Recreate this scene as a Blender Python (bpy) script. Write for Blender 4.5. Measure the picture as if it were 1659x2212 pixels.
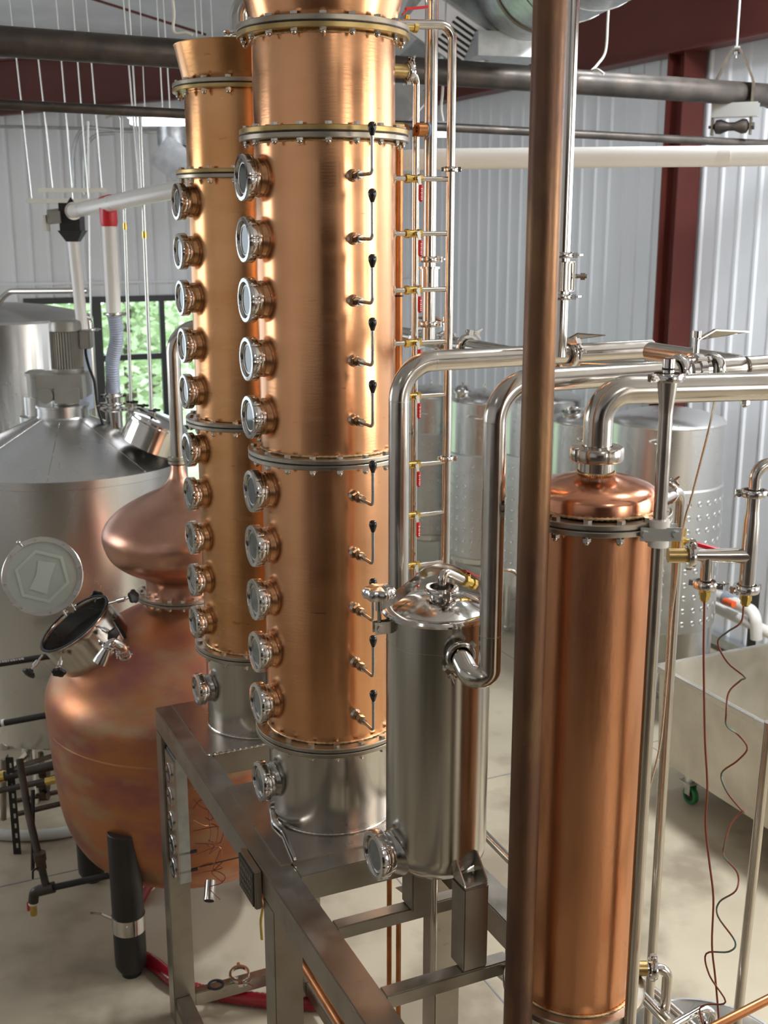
import bpy, bmesh, math, random
from mathutils import Vector, Matrix
random.seed(7)
PI = math.pi
for o in list(bpy.data.objects): bpy.data.objects.remove(o)
SC = bpy.context.scene
COL = SC.collection
# ---------------------------------------------------------------- camera
CAM_H = 3.7; FPX = 2500.0; PITCH = math.radians(13.84)
cd = bpy.data.cameras.new('camera'); cam = bpy.data.objects.new('camera', cd); COL.objects.link(cam)
cam.location = (0, 0, CAM_H); cam.rotation_euler = (PI/2 - PITCH, 0, 0)
cd.sensor_fit = 'HORIZONTAL'; cd.sensor_width = 24.0; cd.lens = FPX/1659*24.0
cd.clip_start = 0.05; cd.clip_end = 200
cd.dof.use_dof = True; cd.dof.focus_distance = 3.6; cd.dof.aperture_fstop = 4.5
SC.camera = cam
# ---------------------------------------------------------------- building axes (A runs away to the left, B runs away to the right)
AZ = math.radians(24.7); SA, CA = math.sin(AZ), math.cos(AZ)
DA = Vector((-SA, CA, 0)); DB = Vector((CA, SA, 0)); UP = Vector((0, 0, 1))
def AB(a, b, z=0.0): return Vector((-SA*a + CA*b, CA*a + SA*b, z))
MAB = Matrix.Rotation(AZ, 4, 'Z')          # local x = B, local y = A
def at(px, py, Y):                          # the point at distance Y along the floor seen at that place of the photograph
    u = (px-829.5)/FPX; v = -(py-1106)/FPX
    ry = math.cos(PITCH)+v*math.sin(PITCH); rz = -math.sin(PITCH)+v*math.cos(PITCH)
    k = Y/ry; return Vector((u*k, Y, CAM_H+rz*k))
def atz(px, py, Z):
    u = (px-829.5)/FPX; v = -(py-1106)/FPX
    ry = math.cos(PITCH)+v*math.sin(PITCH); rz = -math.sin(PITCH)+v*math.cos(PITCH)
    k = (Z-CAM_H)/rz; return Vector((u*k, ry*k, Z))
def atb(px, py, b):
    u = (px-829.5)/FPX; v = -(py-1106)/FPX
    ry = math.cos(PITCH)+v*math.sin(PITCH); rz = -math.sin(PITCH)+v*math.cos(PITCH)
    k = b/(CA*u+SA*ry); return Vector((u*k, ry*k, CAM_H+rz*k))
def zy(py, Y): return at(829.5, py, Y).z
# ---------------------------------------------------------------- world and exposure
SC.view_settings.view_transform = 'Standard'; SC.view_settings.look = 'None'
SC.view_settings.gamma = 1.0; SC.view_settings.use_curve_mapping = False
SC.view_settings.exposure = -0.08
W = bpy.data.worlds.new('world'); SC.world = W; W.use_nodes = True
nt = W.node_tree; nt.nodes.clear()
wo = nt.nodes.new('ShaderNodeOutputWorld'); bg = nt.nodes.new('ShaderNodeBackground')
bg.inputs[0].default_value = (0.80, 0.92, 1.0, 1); bg.inputs[1].default_value = 4.5
nt.links.new(bg.outputs[0], wo.inputs[0])
# ---------------------------------------------------------------- lights
def area(name, loc, target, sx, sy, power, color=(1, 1, 1), spread=PI):
    l = bpy.data.lights.new(name, 'AREA'); l.shape = 'RECTANGLE'; l.size = sx; l.size_y = sy
    l.energy = power; l.color = color; l.spread = spread
    o = bpy.data.objects.new(name, l); COL.objects.link(o); o.location = loc
    d = (Vector(target)-Vector(loc)).normalized(); o.rotation_euler = d.to_track_quat('-Z', 'Y').to_euler()
    return o
# added area lights in place of daylight; the walls behind them have no openings
area('added_light_right', AB(-0.3, 6.75, 3.5), AB(-0.3, 0, 3.3), 3.0, 2.8, 200, (1.0, 0.95, 0.88))  # unseen, added for a bright strip reflected in the big column
area('added_light_rear', AB(-7.6, 4.6, 3.4), AB(0, 3.2, 3.2), 2.2, 2.9, 140, (1.0, 0.94, 0.86))  # unseen, added for the second bright strip in the copper
area('added_light_left', AB(13.6, -1.6, 2.6), AB(0, 0.5, 3.4), 6.0, 2.4, 60, (0.78, 0.90, 1.0))  # unseen, added to light the tanks and the right wall
area('added_light_side', AB(9.8, -5.2, 3.5), AB(9.0, 6.9, 2.6), 4.5, 2.4, 95, (0.93, 0.96, 1.0), math.radians(120))  # unseen, added to brighten the right wall face on
for a, b, w, c in [(1.0, -2.5, 6, 0), (3.2, 3.6, 60, 0), (-3, 1.0, 50, 0), (7.0, 5.5, 380, 1), (10.2, 5.3, 300, 1), (4.2, 5.6, 370, 1), (9.8, 1.2, 25, 1)]:  # the bluish lamps by the right wall are added to brighten it
    area('unseen_ceiling_light', AB(a, b, 5.9), AB(a, b, 0), 0.35, 1.4, w, ((1.0, 0.96, 0.90), (0.90, 0.95, 1.0))[c])
# ---------------------------------------------------------------- materials
MATS = {}
def mat(name, color, metal=0.0, rough=0.5, var=None, scale=4.0, vfac=0.5, bump=0.0, bscale=40.0, stretch=(1, 1, 1), rvar=0.0,
        aniso=0.0, emit=None, trans=0.0, coat=0.0, spec=None, lo=0.35, hi=0.65, var2=None, scale2=9.0, lo2=0.55, hi2=0.7, vfac2=0.6, detail=5.0):
    m = bpy.data.materials.new(name); m.use_nodes = True; t = m.node_tree; b = t.nodes['Principled BSDF']; L = t.links
    b.inputs['Base Color'].default_value = (*color, 1); b.inputs['Metallic'].default_value = metal; b.inputs['Roughness'].default_value = rough
    if trans: b.inputs['Transmission Weight'].default_value = trans
    if coat: b.inputs['Coat Weight'].default_value = coat
    if spec is not None: b.inputs['Specular IOR Level'].default_value = spec
    if emit: b.inputs['Emission Color'].default_value = (*emit[0], 1); b.inputs['Emission Strength'].default_value = emit[1]
    if aniso: b.inputs['Anisotropic'].default_value = aniso
    tc = t.nodes.new('ShaderNodeTexCoord'); mp = t.nodes.new('ShaderNodeMapping'); mp.inputs['Scale'].default_value = stretch
    L.new(tc.outputs['Object'], mp.inputs['Vector'])
    def noise(s, lo_, hi_, d=detail):
        n = t.nodes.new('ShaderNodeTexNoise'); n.inputs['Scale'].default_value = s; n.inputs['Detail'].default_value = d
        L.new(mp.outputs[0], n.inputs['Vector'])
        r = t.nodes.new('ShaderNodeMapRange'); r.inputs['From Min'].default_value = lo_; r.inputs['From Max'].default_value = hi_
        L.new(n.outputs['Fac'], r.inputs['Value']); return r.outputs[0]
    last = None
    if var is not None:
        f = noise(scale, lo, hi); mu = t.nodes.new('ShaderNodeMath'); mu.operation = 'MULTIPLY'; mu.inputs[1].default_value = vfac; L.new(f, mu.inputs[0])
        mx = t.nodes.new('ShaderNodeMix'); mx.data_type = 'RGBA'; mx.inputs['A'].default_value = (*color, 1); mx.inputs['B'].default_value = (*var, 1)
        L.new(mu.outputs[0], mx.inputs['Factor']); last = mx.outputs['Result']
    if var2 is not None:
        f = noise(scale2, lo2, hi2); mu = t.nodes.new('ShaderNodeMath'); mu.operation = 'MULTIPLY'; mu.inputs[1].default_value = vfac2; L.new(f, mu.inputs[0])
        mx = t.nodes.new('ShaderNodeMix'); mx.data_type = 'RGBA'; mx.inputs['A'].default_value = (*color, 1); mx.inputs['B'].default_value = (*var2, 1)
        if last: L.new(last, mx.inputs['A'])
        L.new(mu.outputs[0], mx.inputs['Factor']); last = mx.outputs['Result']
    if last: L.new(last, b.inputs['Base Color'])
    if rvar:
        f = noise(scale*1.7, 0.3, 0.7); mr = t.nodes.new('ShaderNodeMapRange'); mr.inputs['To Min'].default_value = max(0.03, rough-rvar); mr.inputs['To Max'].default_value = rough+rvar
        L.new(f, mr.inputs['Value']); L.new(mr.outputs[0], b.inputs['Roughness'])
    if bump:
        n = t.nodes.new('ShaderNodeTexNoise'); n.inputs['Scale'].default_value = bscale; n.inputs['Detail'].default_value = 3; L.new(mp.outputs[0], n.inputs['Vector'])
        bp = t.nodes.new('ShaderNodeBump'); bp.inputs['Strength'].default_value = bump; bp.inputs['Distance'].default_value = 0.01
        L.new(n.outputs['Fac'], bp.inputs['Height']); L.new(bp.outputs[0], b.inputs['Normal'])
    MATS[name] = m; return m
mat('copper', (0.87, 0.455, 0.235), 1, 0.23, var=(0.79, 0.39, 0.19), scale=1.6, vfac=0.6, rvar=0.04, bump=0.015, bscale=26, stretch=(1, 1, 5), var2=(0.42, 0.20, 0.10), scale2=11, lo2=0.70, hi2=0.76, vfac2=0.7)
mat('copper_far', (0.86, 0.46, 0.22), 1, 0.25, var=(0.74, 0.36, 0.14), scale=2.2, vfac=0.8, rvar=0.04, bump=0.02, bscale=26, stretch=(1, 1, 3), var2=(0.40, 0.18, 0.08), scale2=10, lo2=0.69, hi2=0.76, vfac2=0.7)
mat('copper_condenser', (0.82, 0.40, 0.22), 1, 0.30, var=(0.50, 0.22, 0.10), scale=1.3, vfac=0.9, rvar=0.06, bump=0.05, bscale=24, stretch=(2.6, 2.6, 0.5), lo=0.3, hi=0.7, var2=(0.30, 0.13, 0.06), scale2=4, lo2=0.52, hi2=0.72, vfac2=0.75)
mat('copper_dome', (0.88, 0.42, 0.25), 1, 0.20, var=(0.62, 0.26, 0.16), scale=7, vfac=0.8, rvar=0.05, var2=(0.36, 0.16, 0.16), scale2=16, lo2=0.58, hi2=0.74, vfac2=0.6)
mat('copper_onion', (0.72, 0.42, 0.31), 1, 0.33, var=(0.56, 0.29, 0.20), scale=3, vfac=0.8, rvar=0.05)
mat('copper_patina', (0.56, 0.24, 0.11), 0.85, 0.42, var=(0.40, 0.15, 0.13), scale=2.6, vfac=0.9, lo=0.42, hi=0.62, rvar=0.06, stretch=(1, 1, 2.2), var2=(0.50, 0.33, 0.20), scale2=3.6, lo2=0.50, hi2=0.66, vfac2=0.85)
mat('copper_pipe', (0.60, 0.25, 0.10), 1, 0.33, var=(0.30, 0.12, 0.05), scale=9, vfac=0.8, rvar=0.06)
mat('bronze_post', (0.24, 0.125, 0.06), 0.85, 0.45, var=(0.12, 0.07, 0.06), scale=6, vfac=0.9, rvar=0.08, stretch=(1, 1, 0.35), var2=(0.28, 0.17, 0.08), scale2=14, lo2=0.5, hi2=0.68, vfac2=0.6, bump=0.08, bscale=60)
mat('steel', (0.66, 0.63, 0.58), 1, 0.26, var=(0.56, 0.53, 0.48), scale=3, vfac=0.7, rvar=0.06, stretch=(1, 1, 4), bump=0.03, bscale=40)
mat('steel_pipe', (0.66, 0.62, 0.57), 1, 0.18, var=(0.55, 0.51, 0.45), scale=8, vfac=0.6, rvar=0.05)
mat('steel_vessel', (0.56, 0.54, 0.50), 1, 0.20, var=(0.54, 0.52, 0.48), scale=4, vfac=0.6, rvar=0.05, stretch=(6, 6, 0.4))
mat('steel_polished', (0.72, 0.70, 0.67), 1, 0.13, rvar=0.02, scale=12)
mat('steel_tank', (0.72, 0.71, 0.69), 1, 0.27, var=(0.64, 0.63, 0.61), scale=2, vfac=0.5, rvar=0.02, stretch=(1, 1, 0.5))
mat('steel_jacket', (0.64, 0.64, 0.62), 1, 0.42, var=(0.56, 0.55, 0.53), scale=5, vfac=0.6, rvar=0.05)
mat('steel_frame', (0.41, 0.38, 0.33), 1, 0.36, var=(0.32, 0.28, 0.235), scale=5, vfac=0.9, rvar=0.08, bump=0.04, bscale=70, var2=(0.22, 0.19, 0.16), scale2=30, lo2=0.66, hi2=0.76, vfac2=0.5)
mat('steel_plate', (0.50, 0.45, 0.40), 1, 0.30, var=(0.44, 0.36, 0.30), scale=3, vfac=0.8, rvar=0.08)
mat('steel_flange', (0.50, 0.46, 0.39), 1, 0.34, var=(0.34, 0.29, 0.22), scale=9, vfac=0.8, rvar=0.08)
mat('steel_bin', (0.72, 0.68, 0.59), 1, 0.48, var=(0.50, 0.46, 0.39), scale=2.5, vfac=0.8, rvar=0.08, bump=0.05, bscale=50)
mat('etched_print', (0.36, 0.34, 0.31), 0.6, 0.6)
mat('brass_flange', (0.62, 0.46, 0.20), 1, 0.34, var=(0.38, 0.26, 0.11), scale=9, vfac=0.9, rvar=0.08)
mat('brass', (0.78, 0.56, 0.16), 1, 0.26, var=(0.55, 0.36, 0.10), scale=30, vfac=0.6)
mat('weld', (0.78, 0.58, 0.34), 1, 0.38, var=(0.36, 0.22, 0.12), scale=60, vfac=0.8)
mat('gasket', (0.012, 0.012, 0.014), 0, 0.6)
mat('black_plastic', (0.010, 0.010, 0.011), 0, 0.14, coat=0.5)
mat('black_rubber', (0.014, 0.013, 0.013), 0, 0.5)
mat('black_paint', (0.014, 0.013, 0.012), 0, 0.42, var=(0.03, 0.027, 0.025), scale=6)
mat('black_iron', (0.055, 0.048, 0.042), 0.6, 0.45, var=(0.11, 0.09, 0.075), scale=7, vfac=0.8, rvar=0.1, bump=0.08, bscale=50, var2=(0.20, 0.12, 0.07), scale2=20, lo2=0.68, hi2=0.75, vfac2=0.6)
mat('rust_iron', (0.12, 0.075, 0.05), 0.6, 0.5, var=(0.06, 0.045, 0.035), scale=20, vfac=0.9)
mat('hanger_steel', (0.24, 0.20, 0.15), 0.9, 0.42, var=(0.15, 0.12, 0.09), scale=12, vfac=0.8)
mat('zinc', (0.66, 0.68, 0.66), 0.9, 0.35)
mat('galvanised', (0.56, 0.58, 0.58), 0.9, 0.36, var=(0.42, 0.45, 0.46), scale=16, vfac=0.8, rvar=0.08)
mat('pvc_white', (0.80, 0.77, 0.72), 0, 0.30, var=(0.72, 0.68, 0.60), scale=3, vfac=0.4)
mat('pvc_grey', (0.30, 0.33, 0.37), 0, 0.4)
mat('hose_grey', (0.42, 0.46, 0.55), 0, 0.4, var=(0.30, 0.34, 0.42), scale=30)
mat('hose_white', (0.55, 0.56, 0.52), 0, 0.5)
mat('red_paint', (0.62, 0.02, 0.03), 0, 0.35)
mat('red_hose', (0.26, 0.004, 0.014), 0, 0.30, coat=0.3)
mat('white_mark', (0.85, 0.75, 0.75), 0, 0.5)
mat('orange_handle', (0.85, 0.12, 0.03), 0, 0.4)
mat('blue_tape', (0.05, 0.22, 0.55), 0, 0.4)
mat('cream_enamel', (0.34, 0.33, 0.29), 0.3, 0.34, var=(0.28, 0.27, 0.24), scale=9)
mat('off_white', (0.72, 0.70, 0.62), 0, 0.4)
mat('red_steel', (0.115, 0.022, 0.014), 0, 0.48, var=(0.095, 0.016, 0.012), scale=3, vfac=0.7)
mat('unseen_dark_brown', (0.055, 0.035, 0.025), 0, 0.5)
mat('wall_panel', (0.80, 0.815, 0.84), 0, 0.36, var=(0.76, 0.775, 0.80), scale=1.5, vfac=0.5)
mat('insulation', (0.72, 0.73, 0.75), 0, 0.45, var=(0.52, 0.53, 0.56), scale=2.0, vfac=0.6, bump=0.35, bscale=3.0)
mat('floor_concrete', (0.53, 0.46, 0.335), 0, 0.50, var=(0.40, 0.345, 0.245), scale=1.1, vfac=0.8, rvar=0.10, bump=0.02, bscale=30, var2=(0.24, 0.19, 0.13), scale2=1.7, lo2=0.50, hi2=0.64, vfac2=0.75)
mat('joint_line', (0.20, 0.20, 0.22), 0, 0.7)
mat('window_frame', (0.02, 0.022, 0.024), 0, 0.4)
mat('glass_clear', (0.92, 0.96, 0.94), 0, 0.02, trans=1.0)
mat('glass_dark', (0.10, 0.13, 0.13), 0, 0.04, coat=0.6, var=(0.05, 0.06, 0.06), scale=8)
mat('glass_manway', (0.72, 0.78, 0.72), 0, 0.10, trans=0.55)
mat('glass_etch', (0.50, 0.55, 0.48), 0, 0.4)
mat('grass', (0.36, 0.46, 0.24), 0, 0.9, var=(0.60, 0.62, 0.50), scale=2)
mat('leaves', (0.40, 0.52, 0.26), 0, 0.7, var=(0.88, 0.90, 0.76), scale=3)
mat('bark', (0.10, 0.07, 0.05), 0, 0.9)
mat('lamp_glow', (1, 1, 1), 0, 0.5, emit=((0.93, 0.93, 1.0), 6.0))
mat('lamp_body', (0.80, 0.80, 0.84), 0, 0.4)
mat('green_wheel', (0.02, 0.20, 0.06), 0, 0.4)
mat('wire_brown', (0.22, 0.05, 0.025), 0, 0.45)
mat('wire_mixed', (0.20, 0.06, 0.03), 0.3, 0.4, var=(0.10, 0.16, 0.14), scale=9, lo=0.5, hi=0.56, vfac=1.0)
mat('blue_paint', (0.20, 0.34, 0.55), 0, 0.5)
mat('stain_yellow', (0.30, 0.20, 0.05), 0.4, 0.5)
# ---------------------------------------------------------------- mesh builder
def basis(d, hint=None):
    d = d.normalized(); h = hint or (UP if abs(d.z) < 0.95 else Vector((1, 0, 0)))
    x = h.cross(d).normalized(); y = d.cross(x); return x, y, d
class MB:
    def __init__(s): s.v = []; s.f = []
    def add(s, vs, fs):
        n = len(s.v); s.v += [Vector(p) for p in vs]; s.f += [tuple(n+i for i in f) for f in fs]; return s
    def box(s, c, size, M=None, dirs=None):
        c = Vector(c); hx, hy, hz = [q/2 for q in size]; X, Y, Z = dirs or (Vector((1, 0, 0)), Vector((0, 1, 0)), UP)
        vs = [c+X*(hx*i)+Y*(hy*j)+Z*(hz*k) for i in (-1, 1) for j in (-1, 1) for k in (-1, 1)]
        return s.add(vs, [(0, 1, 3, 2), (4, 6, 7, 5), (0, 4, 5, 1), (2, 3, 7, 6), (0, 2, 6, 4), (1, 5, 7, 3)])
    def abox(s, a0, a1, b0, b1, z0, z1):
        return s.box(AB((a0+a1)/2, (b0+b1)/2, (z0+z1)/2), (b1-b0, a1-a0, z1-z0), dirs=(DB, DA, UP))
    def lathe(s, prof, c=(0, 0, 0), d=UP, n=48, closed=False, a0=0, a1=2*PI):
        c = Vector(c); x, y, z = basis(Vector(d)) if Vector(d) != UP else (Vector((1, 0, 0)), Vector((0, 1, 0)), UP)
        full = abs(a1-a0-2*PI) < 1e-6; m = n if full else n+1; vs = []
        for r, h in prof:
            for i in range(m):
                t = a0+(a1-a0)*i/n; vs.append(c+x*(r*math.cos(t))+y*(r*math.sin(t))+z*h)
        fs = []; k = len(prof)
        for j in range(k if closed else k-1):
            j2 = (j+1) % k
            for i in range(n):
                i2 = (i+1) % m
                fs.append((j*m+i, j*m+i2, j2*m+i2, j2*m+i))
        return s.add(vs, fs)
    def notched(s, prof, c, d, slots, half=.10, cut=.93, rmin=0.0, n=96, phase=0.0):
        c = Vector(c); x, y, z = basis(Vector(d)) if Vector(d) != UP else (Vector((1, 0, 0)), Vector((0, 1, 0)), UP); vs = []
        for r, h in prof:
            for i in range(n):
                t = 2*PI*i/n; w = (t*slots/(2*PI)+phase) % 1.0; rr = r*cut if (r > rmin and w < half) else r
                vs.append(c+x*(rr*math.cos(t))+y*(rr*math.sin(t))+z*h)
        return s.add(vs, [(j*n+i, j*n+(i+1) % n, (j+1)*n+(i+1) % n, (j+1)*n+i) for j in range(len(prof)-1) for i in range(n)])
    def disc(s, c, d, r, n=32):
        c = Vector(c); x, y, z = basis(Vector(d)); return s.add([c+x*(r*math.cos(2*PI*i/n))+y*(r*math.sin(2*PI*i/n)) for i in range(n)], [tuple(range(n))])
    def cyl(s, p, q, r, n=20, r2=None):
        p, q = Vector(p), Vector(q); L = (q-p).length
        if L < 1e-6: return s
        r2 = r if r2 is None else r2
        return s.lathe([(0.0002, 0), (r, 0), (r2, L), (0.0002, L)], p, (q-p), n)
    def ring(s, c, d, ro, ri, t, n=40, bev=0.0):
        b = bev
        pr = [(ri, -t/2), (ro-b, -t/2), (ro, -t/2+b), (ro, t/2-b), (ro-b, t/2), (ri, t/2)] if b else [(ri, -t/2), (ro, -t/2), (ro, t/2), (ri, t/2)]
        return s.lathe(pr, c, d, n, closed=True)
    def prism(s, c, d, r, t, n=6, rot=0.0):
        c = Vector(c); x, y, z = basis(Vector(d)); vs = []
        for h in (-t/2, t/2):
            vs += [c+z*h+x*(r*math.cos(2*PI*i/n+rot))+y*(r*math.sin(2*PI*i/n+rot)) for i in range(n)]
        return s.add(vs, [tuple(range(n))[::-1], tuple(range(n, 2*n))]+[(i, (i+1) % n, n+(i+1) % n, n+i) for i in range(n)])
    def ball(s, c, r, sx=1, sy=1, sz=1, n=16, m=10, d=UP):
        pr = [(max(0.0002, r*math.sin(PI*i/m))*sx, -r*math.cos(PI*i/m)*sz) for i in range(m+1)]
        return s.lathe(pr, c, d, n)
    def poly(s, pts, thick, nrm):
        pts = [Vector(p) for p in pts]; n = len(pts); nv = Vector(nrm).normalized()*thick/2
        return s.add([p-nv for p in pts]+[p+nv for p in pts], [tuple(range(n))[::-1], tuple(range(n, 2*n))]+[(i, (i+1) % n, n+(i+1) % n, n+i) for i in range(n)])
    def tube(s, pts, r, n=16, bend=0.0, seg=8, cap=True, rfun=None):
        P = [Vector(p) for p in pts]
        if bend:
            Q = [P[0]]
            for i in range(1, len(P)-1):
                a, b, c = P[i-1], P[i], P[i+1]; u = (a-b); w = (c-b); t = min(bend, u.length*0.49, w.length*0.49)
                ang = u.angle(w)
                if ang > PI-0.02: Q.append(b); continue
                rad = t*math.tan(ang/2); u.normalize(); w.normalize()
                cen = b+(u+w).normalized()*(rad/math.sin(ang/2)); s0 = b+u*t-cen; s1 = b+w*t-cen; tot = PI-ang
                ax = s0.cross(s1).normalized()
                for k in range(seg+1): Q.append(cen+Matrix.Rotation(tot*k/seg, 3, ax) @ s0)
            Q.append(P[-1]); P = Q
        T = []
        for i in range(len(P)):
            d = (P[min(i+1, len(P)-1)]-P[max(i-1, 0)])
            if 0 < i < len(P)-1: d = (P[i]-P[i-1]).normalized()+(P[i+1]-P[i]).normalized()
            T.append(d.normalized())
        x, y, _ = basis(T[0]); vs = []; up = x
        for i, p in enumerate(P):
            up = (up-T[i]*up.dot(T[i])).normalized(); sd = T[i].cross(up); rr = r if rfun is None else rfun(i)
            vs += [p+up*(rr*math.cos(2*PI*k/n))+sd*(rr*math.sin(2*PI*k/n)) for k in range(n)]
        fs = [(i*n+k, i*n+(k+1) % n, (i+1)*n+(k+1) % n, (i+1)*n+k) for i in range(len(P)-1) for k in range(n)]
        if cap: fs += [tuple(range(n))[::-1], tuple((len(P)-1)*n+k for k in range(n))]
        return s.add(vs, fs)
def smooth_pts(pts, k=6):
    P = [Vector(p) for p in pts]; P = [P[0]*2-P[1]]+P+[P[-1]*2-P[-2]]; out = []
    for i in range(1, len(P)-2):
        for j in range(k):
            t = j/k; a, b, c, d = P[i-1], P[i], P[i+1], P[i+2]
            out.append(0.5*((2*b)+(c-a)*t+(2*a-5*b+4*c-d)*t*t+(3*b-3*c+d-a)*t*t*t))
    out.append(P[-2]); return out
WM = {}
def obj(name, mb, m, parent=None, M=None, kind=None, label=None, smooth=True, bevel=0.0):
    """links the shapes in mb (world coordinates, or coordinates of frame M) as one mesh object"""
    if M is None:
        if parent is not None: M = Matrix.Translation(WM[parent.name].translation)
        else:
            lo = [min(v[i] for v in mb.v) for i in range(3)]; hi = [max(v[i] for v in mb.v) for i in range(3)]
            M = Matrix.Translation(((lo[0]+hi[0])/2, (lo[1]+hi[1])/2, lo[2]))
        inv = M.inverted(); vs = [inv @ v for v in mb.v]
    else: vs = mb.v
    me = bpy.data.meshes.new(name); me.from_pydata([tuple(v) for v in vs], [], mb.f)
    bm = bmesh.new(); bm.from_mesh(me); bmesh.ops.remove_doubles(bm, verts=bm.verts, dist=1e-5)
    if bevel:
        es = [e for e in bm.edges if len(e.link_faces) == 2 and e.calc_face_angle(0) > 0.8]
        bmesh.ops.bevel(bm, geom=es, offset=bevel, segments=2, affect='EDGES', clamp_overlap=True)
    bmesh.ops.recalc_face_normals(bm, faces=bm.faces); bm.to_mesh(me); bm.free()
    if smooth:
        me.polygons.foreach_set('use_smooth', [True]*len(me.polygons)); me.set_sharp_from_angle(angle=math.radians(38))
    me.materials.append(MATS[m]); o = bpy.data.objects.new(name, me); COL.objects.link(o)
    if parent is not None:
        o.parent = parent; o.matrix_local = WM[parent.name].inverted() @ M
    else: o.matrix_world = M
    WM[o.name] = M.copy()
    if kind: o['kind'] = kind
    if label: o['label'] = label
    return o
def thing(name, label, cat, loc, group=None, M=None):
    o = bpy.data.objects.new(name, None); COL.objects.link(o); o.empty_display_size = 0.05
    M = M or Matrix.Translation(Vector(loc)); o.matrix_world = M; WM[o.name] = M.copy()
    o['label'] = label; o['category'] = cat
    if group: o['group'] = group
    return o
def tag(o, label, cat, group=None):
    o['label'] = label; o['category'] = cat
    if group: o['group'] = group
    return o
def dup(src, M, parent=None):
    """copy of an object and of everything below it, placed at world matrix M"""
    c = src.copy(); COL.objects.link(c)
    if parent is not None: c.parent = parent; c.matrix_local = WM[parent.name].inverted() @ M
    else: c.matrix_world = M
    WM[c.name] = M.copy()
    for ch in list(src.children):
        dup(ch, M @ (WM[src.name].inverted() @ WM[ch.name]), c)
    return c
def frame(loc, zdir, xhint=None):
    x, y, z = basis(Vector(zdir), xhint); M = Matrix(((x.x, y.x, z.x, loc[0]), (x.y, y.y, z.y, loc[1]), (x.z, y.z, z.z, loc[2]), (0, 0, 0, 1))); return M
def struct(name, mb, m, **k): return obj(name, mb, m, kind='structure', **k)
# ================================================================ THE ROOM
A0, A1, B0, B1 = -8.0, 14.0, -5.5, 6.9
CE = lambda a: 5.55+(A1-a)*0.045
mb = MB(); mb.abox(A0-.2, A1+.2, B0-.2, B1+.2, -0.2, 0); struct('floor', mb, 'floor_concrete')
mb = MB()
for a in (6.35, 3.0, 9.7): mb.abox(a-.004, a+.004, B0, B1, 0.0, 0.0015)
for b in (2.6, 0.15, 5.05): mb.abox(0, A1, b-.004, b+.004, 0.0, 0.0015)
j = struct('trim_1', mb, 'joint_line')
def ribbed(name, p0, dirv, length, z0, z1, nrm, pitch=0.2, hole=None):
    """sheet wall with raised ribs, optional opening (s0,s1,z0,z1)"""
    mb = MB(); prof = []; s = 0.0
    while s < length:
        prof += [(s, 0), (s+pitch*.40, 0), (s+pitch*.46, .018), (s+pitch*.56, .018), (s+pitch*.62, 0)]; s += pitch
    prof.append((length, 0)); prof = [q for q in prof if q[0] <= length]
    def strip(sa, sb, za, zb):
        P = [(sa, 0)]+[q for q in prof if sa < q[0] < sb]+[(sb, 0)]
        vs = []
        for z in (za, zb): vs += [p0+dirv*q[0]+nrm*q[1]+UP*z for q in P]
        n = len(P); mb.add(vs, [(i, i+1, n+i+1, n+i) for i in range(n-1)])
        b = [p0+dirv*sa-nrm*.12, p0+dirv*sb-nrm*.12]
        mb.add([b[0]+UP*za, b[1]+UP*za, b[1]+UP*zb, b[0]+UP*zb], [(0, 1, 2, 3)])
    if hole:
        h0, h1, g0, g1 = hole; strip(0, h0, z0, z1); strip(h1, length, z0, z1); strip(h0, h1, z0, g0); strip(h0, h1, g1, z1)
        for s_ in (h0, h1): mb.box(p0+dirv*s_-nrm*.06+UP*(g0+g1)/2, (.01, .12, g1-g0), dirs=(dirv, nrm, UP))
    else: strip(0, length, z0, z1)
    return struct(name, mb, 'wall_panel', smooth=False)
def lzw(px):            # position along the far wall seen at column px
    u = (px-829.5)/FPX; ry = math.cos(PITCH)+.14*math.sin(PITCH); k = A1/(-SA*u+CA*ry); return CA*u*k+SA*ry*k
# left (far) wall with the big window; s runs along B from B0
WIN = (at(60, 648, 13.5), at(395, 645, 14.0))
wb0 = WIN[0].dot(DB)-0.0; wz1 = at(60, 645, 13.45).z; wb1 = 4.7; wz0 = 0.25
wb0 = lzw(58)
ribbed('wall_left', AB(A1, B0), DB, B1-B0, 0, 6.2, -DA, hole=(wb0-B0, wb1-B0, wz0, wz1))
ribbed('wall_right', AB(A0, B1), DA, A1-A0, 0, 7.0, -DB, pitch=.235)
ribbed('wall_rear', AB(A0, B0), DB, B1-B0, 0, 7.0, DA)
ribbed('wall_side', AB(A0, B0), DA, A1-A0, 0, 7.0, DB)
mb = MB(); mb.abox(A0+.05, A0+.12, -5.2, .9, 0, 4.9); dr = struct('added_dark_panel', mb, 'unseen_dark_brown')  # unseen dark panel added so the copper reflects a dark band
mb = MB(); mb.abox(A0+.12, A0+.17, .45, .50, 1.0, 1.5); obj('panel_handle', mb, 'zinc', dr)
mb = MB()
n = 24; vs = []
for i in range(n+1):
    for jx in range(9):
        a = A0+(A1-A0)*i/n; vs.append(AB(a, B0+(B1-B0)*jx/8, CE(a)+(.05 if i % 2 else 0)))
mb.add(vs, [(i*9+k, i*9+k+1, (i+1)*9+k+1, (i+1)*9+k) for i in range(n) for k in range(8)])
nv = len(mb.v); mb.add([v+UP*.15 for v in vs], [(i*9+k, i*9+k+1, (i+1)*9+k+1, (i+1)*9+k) for i in range(n) for k in range(8)])
struct('ceiling', mb, 'insulation')
mb = MB(); mb.abox(A0+.1, .55, B0, 2.0, 1.95, 2.1); struct('shade_deck', mb, 'unseen_dark_brown')  # unseen mezzanine deck added to shade the lower left floor
mb = MB(); mb.abox(.40, .52, 1.8, 1.95, 0, 1.95); struct('shade_deck_post_1', mb, 'red_steel')  # posts under the added deck, also unseen
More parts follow.
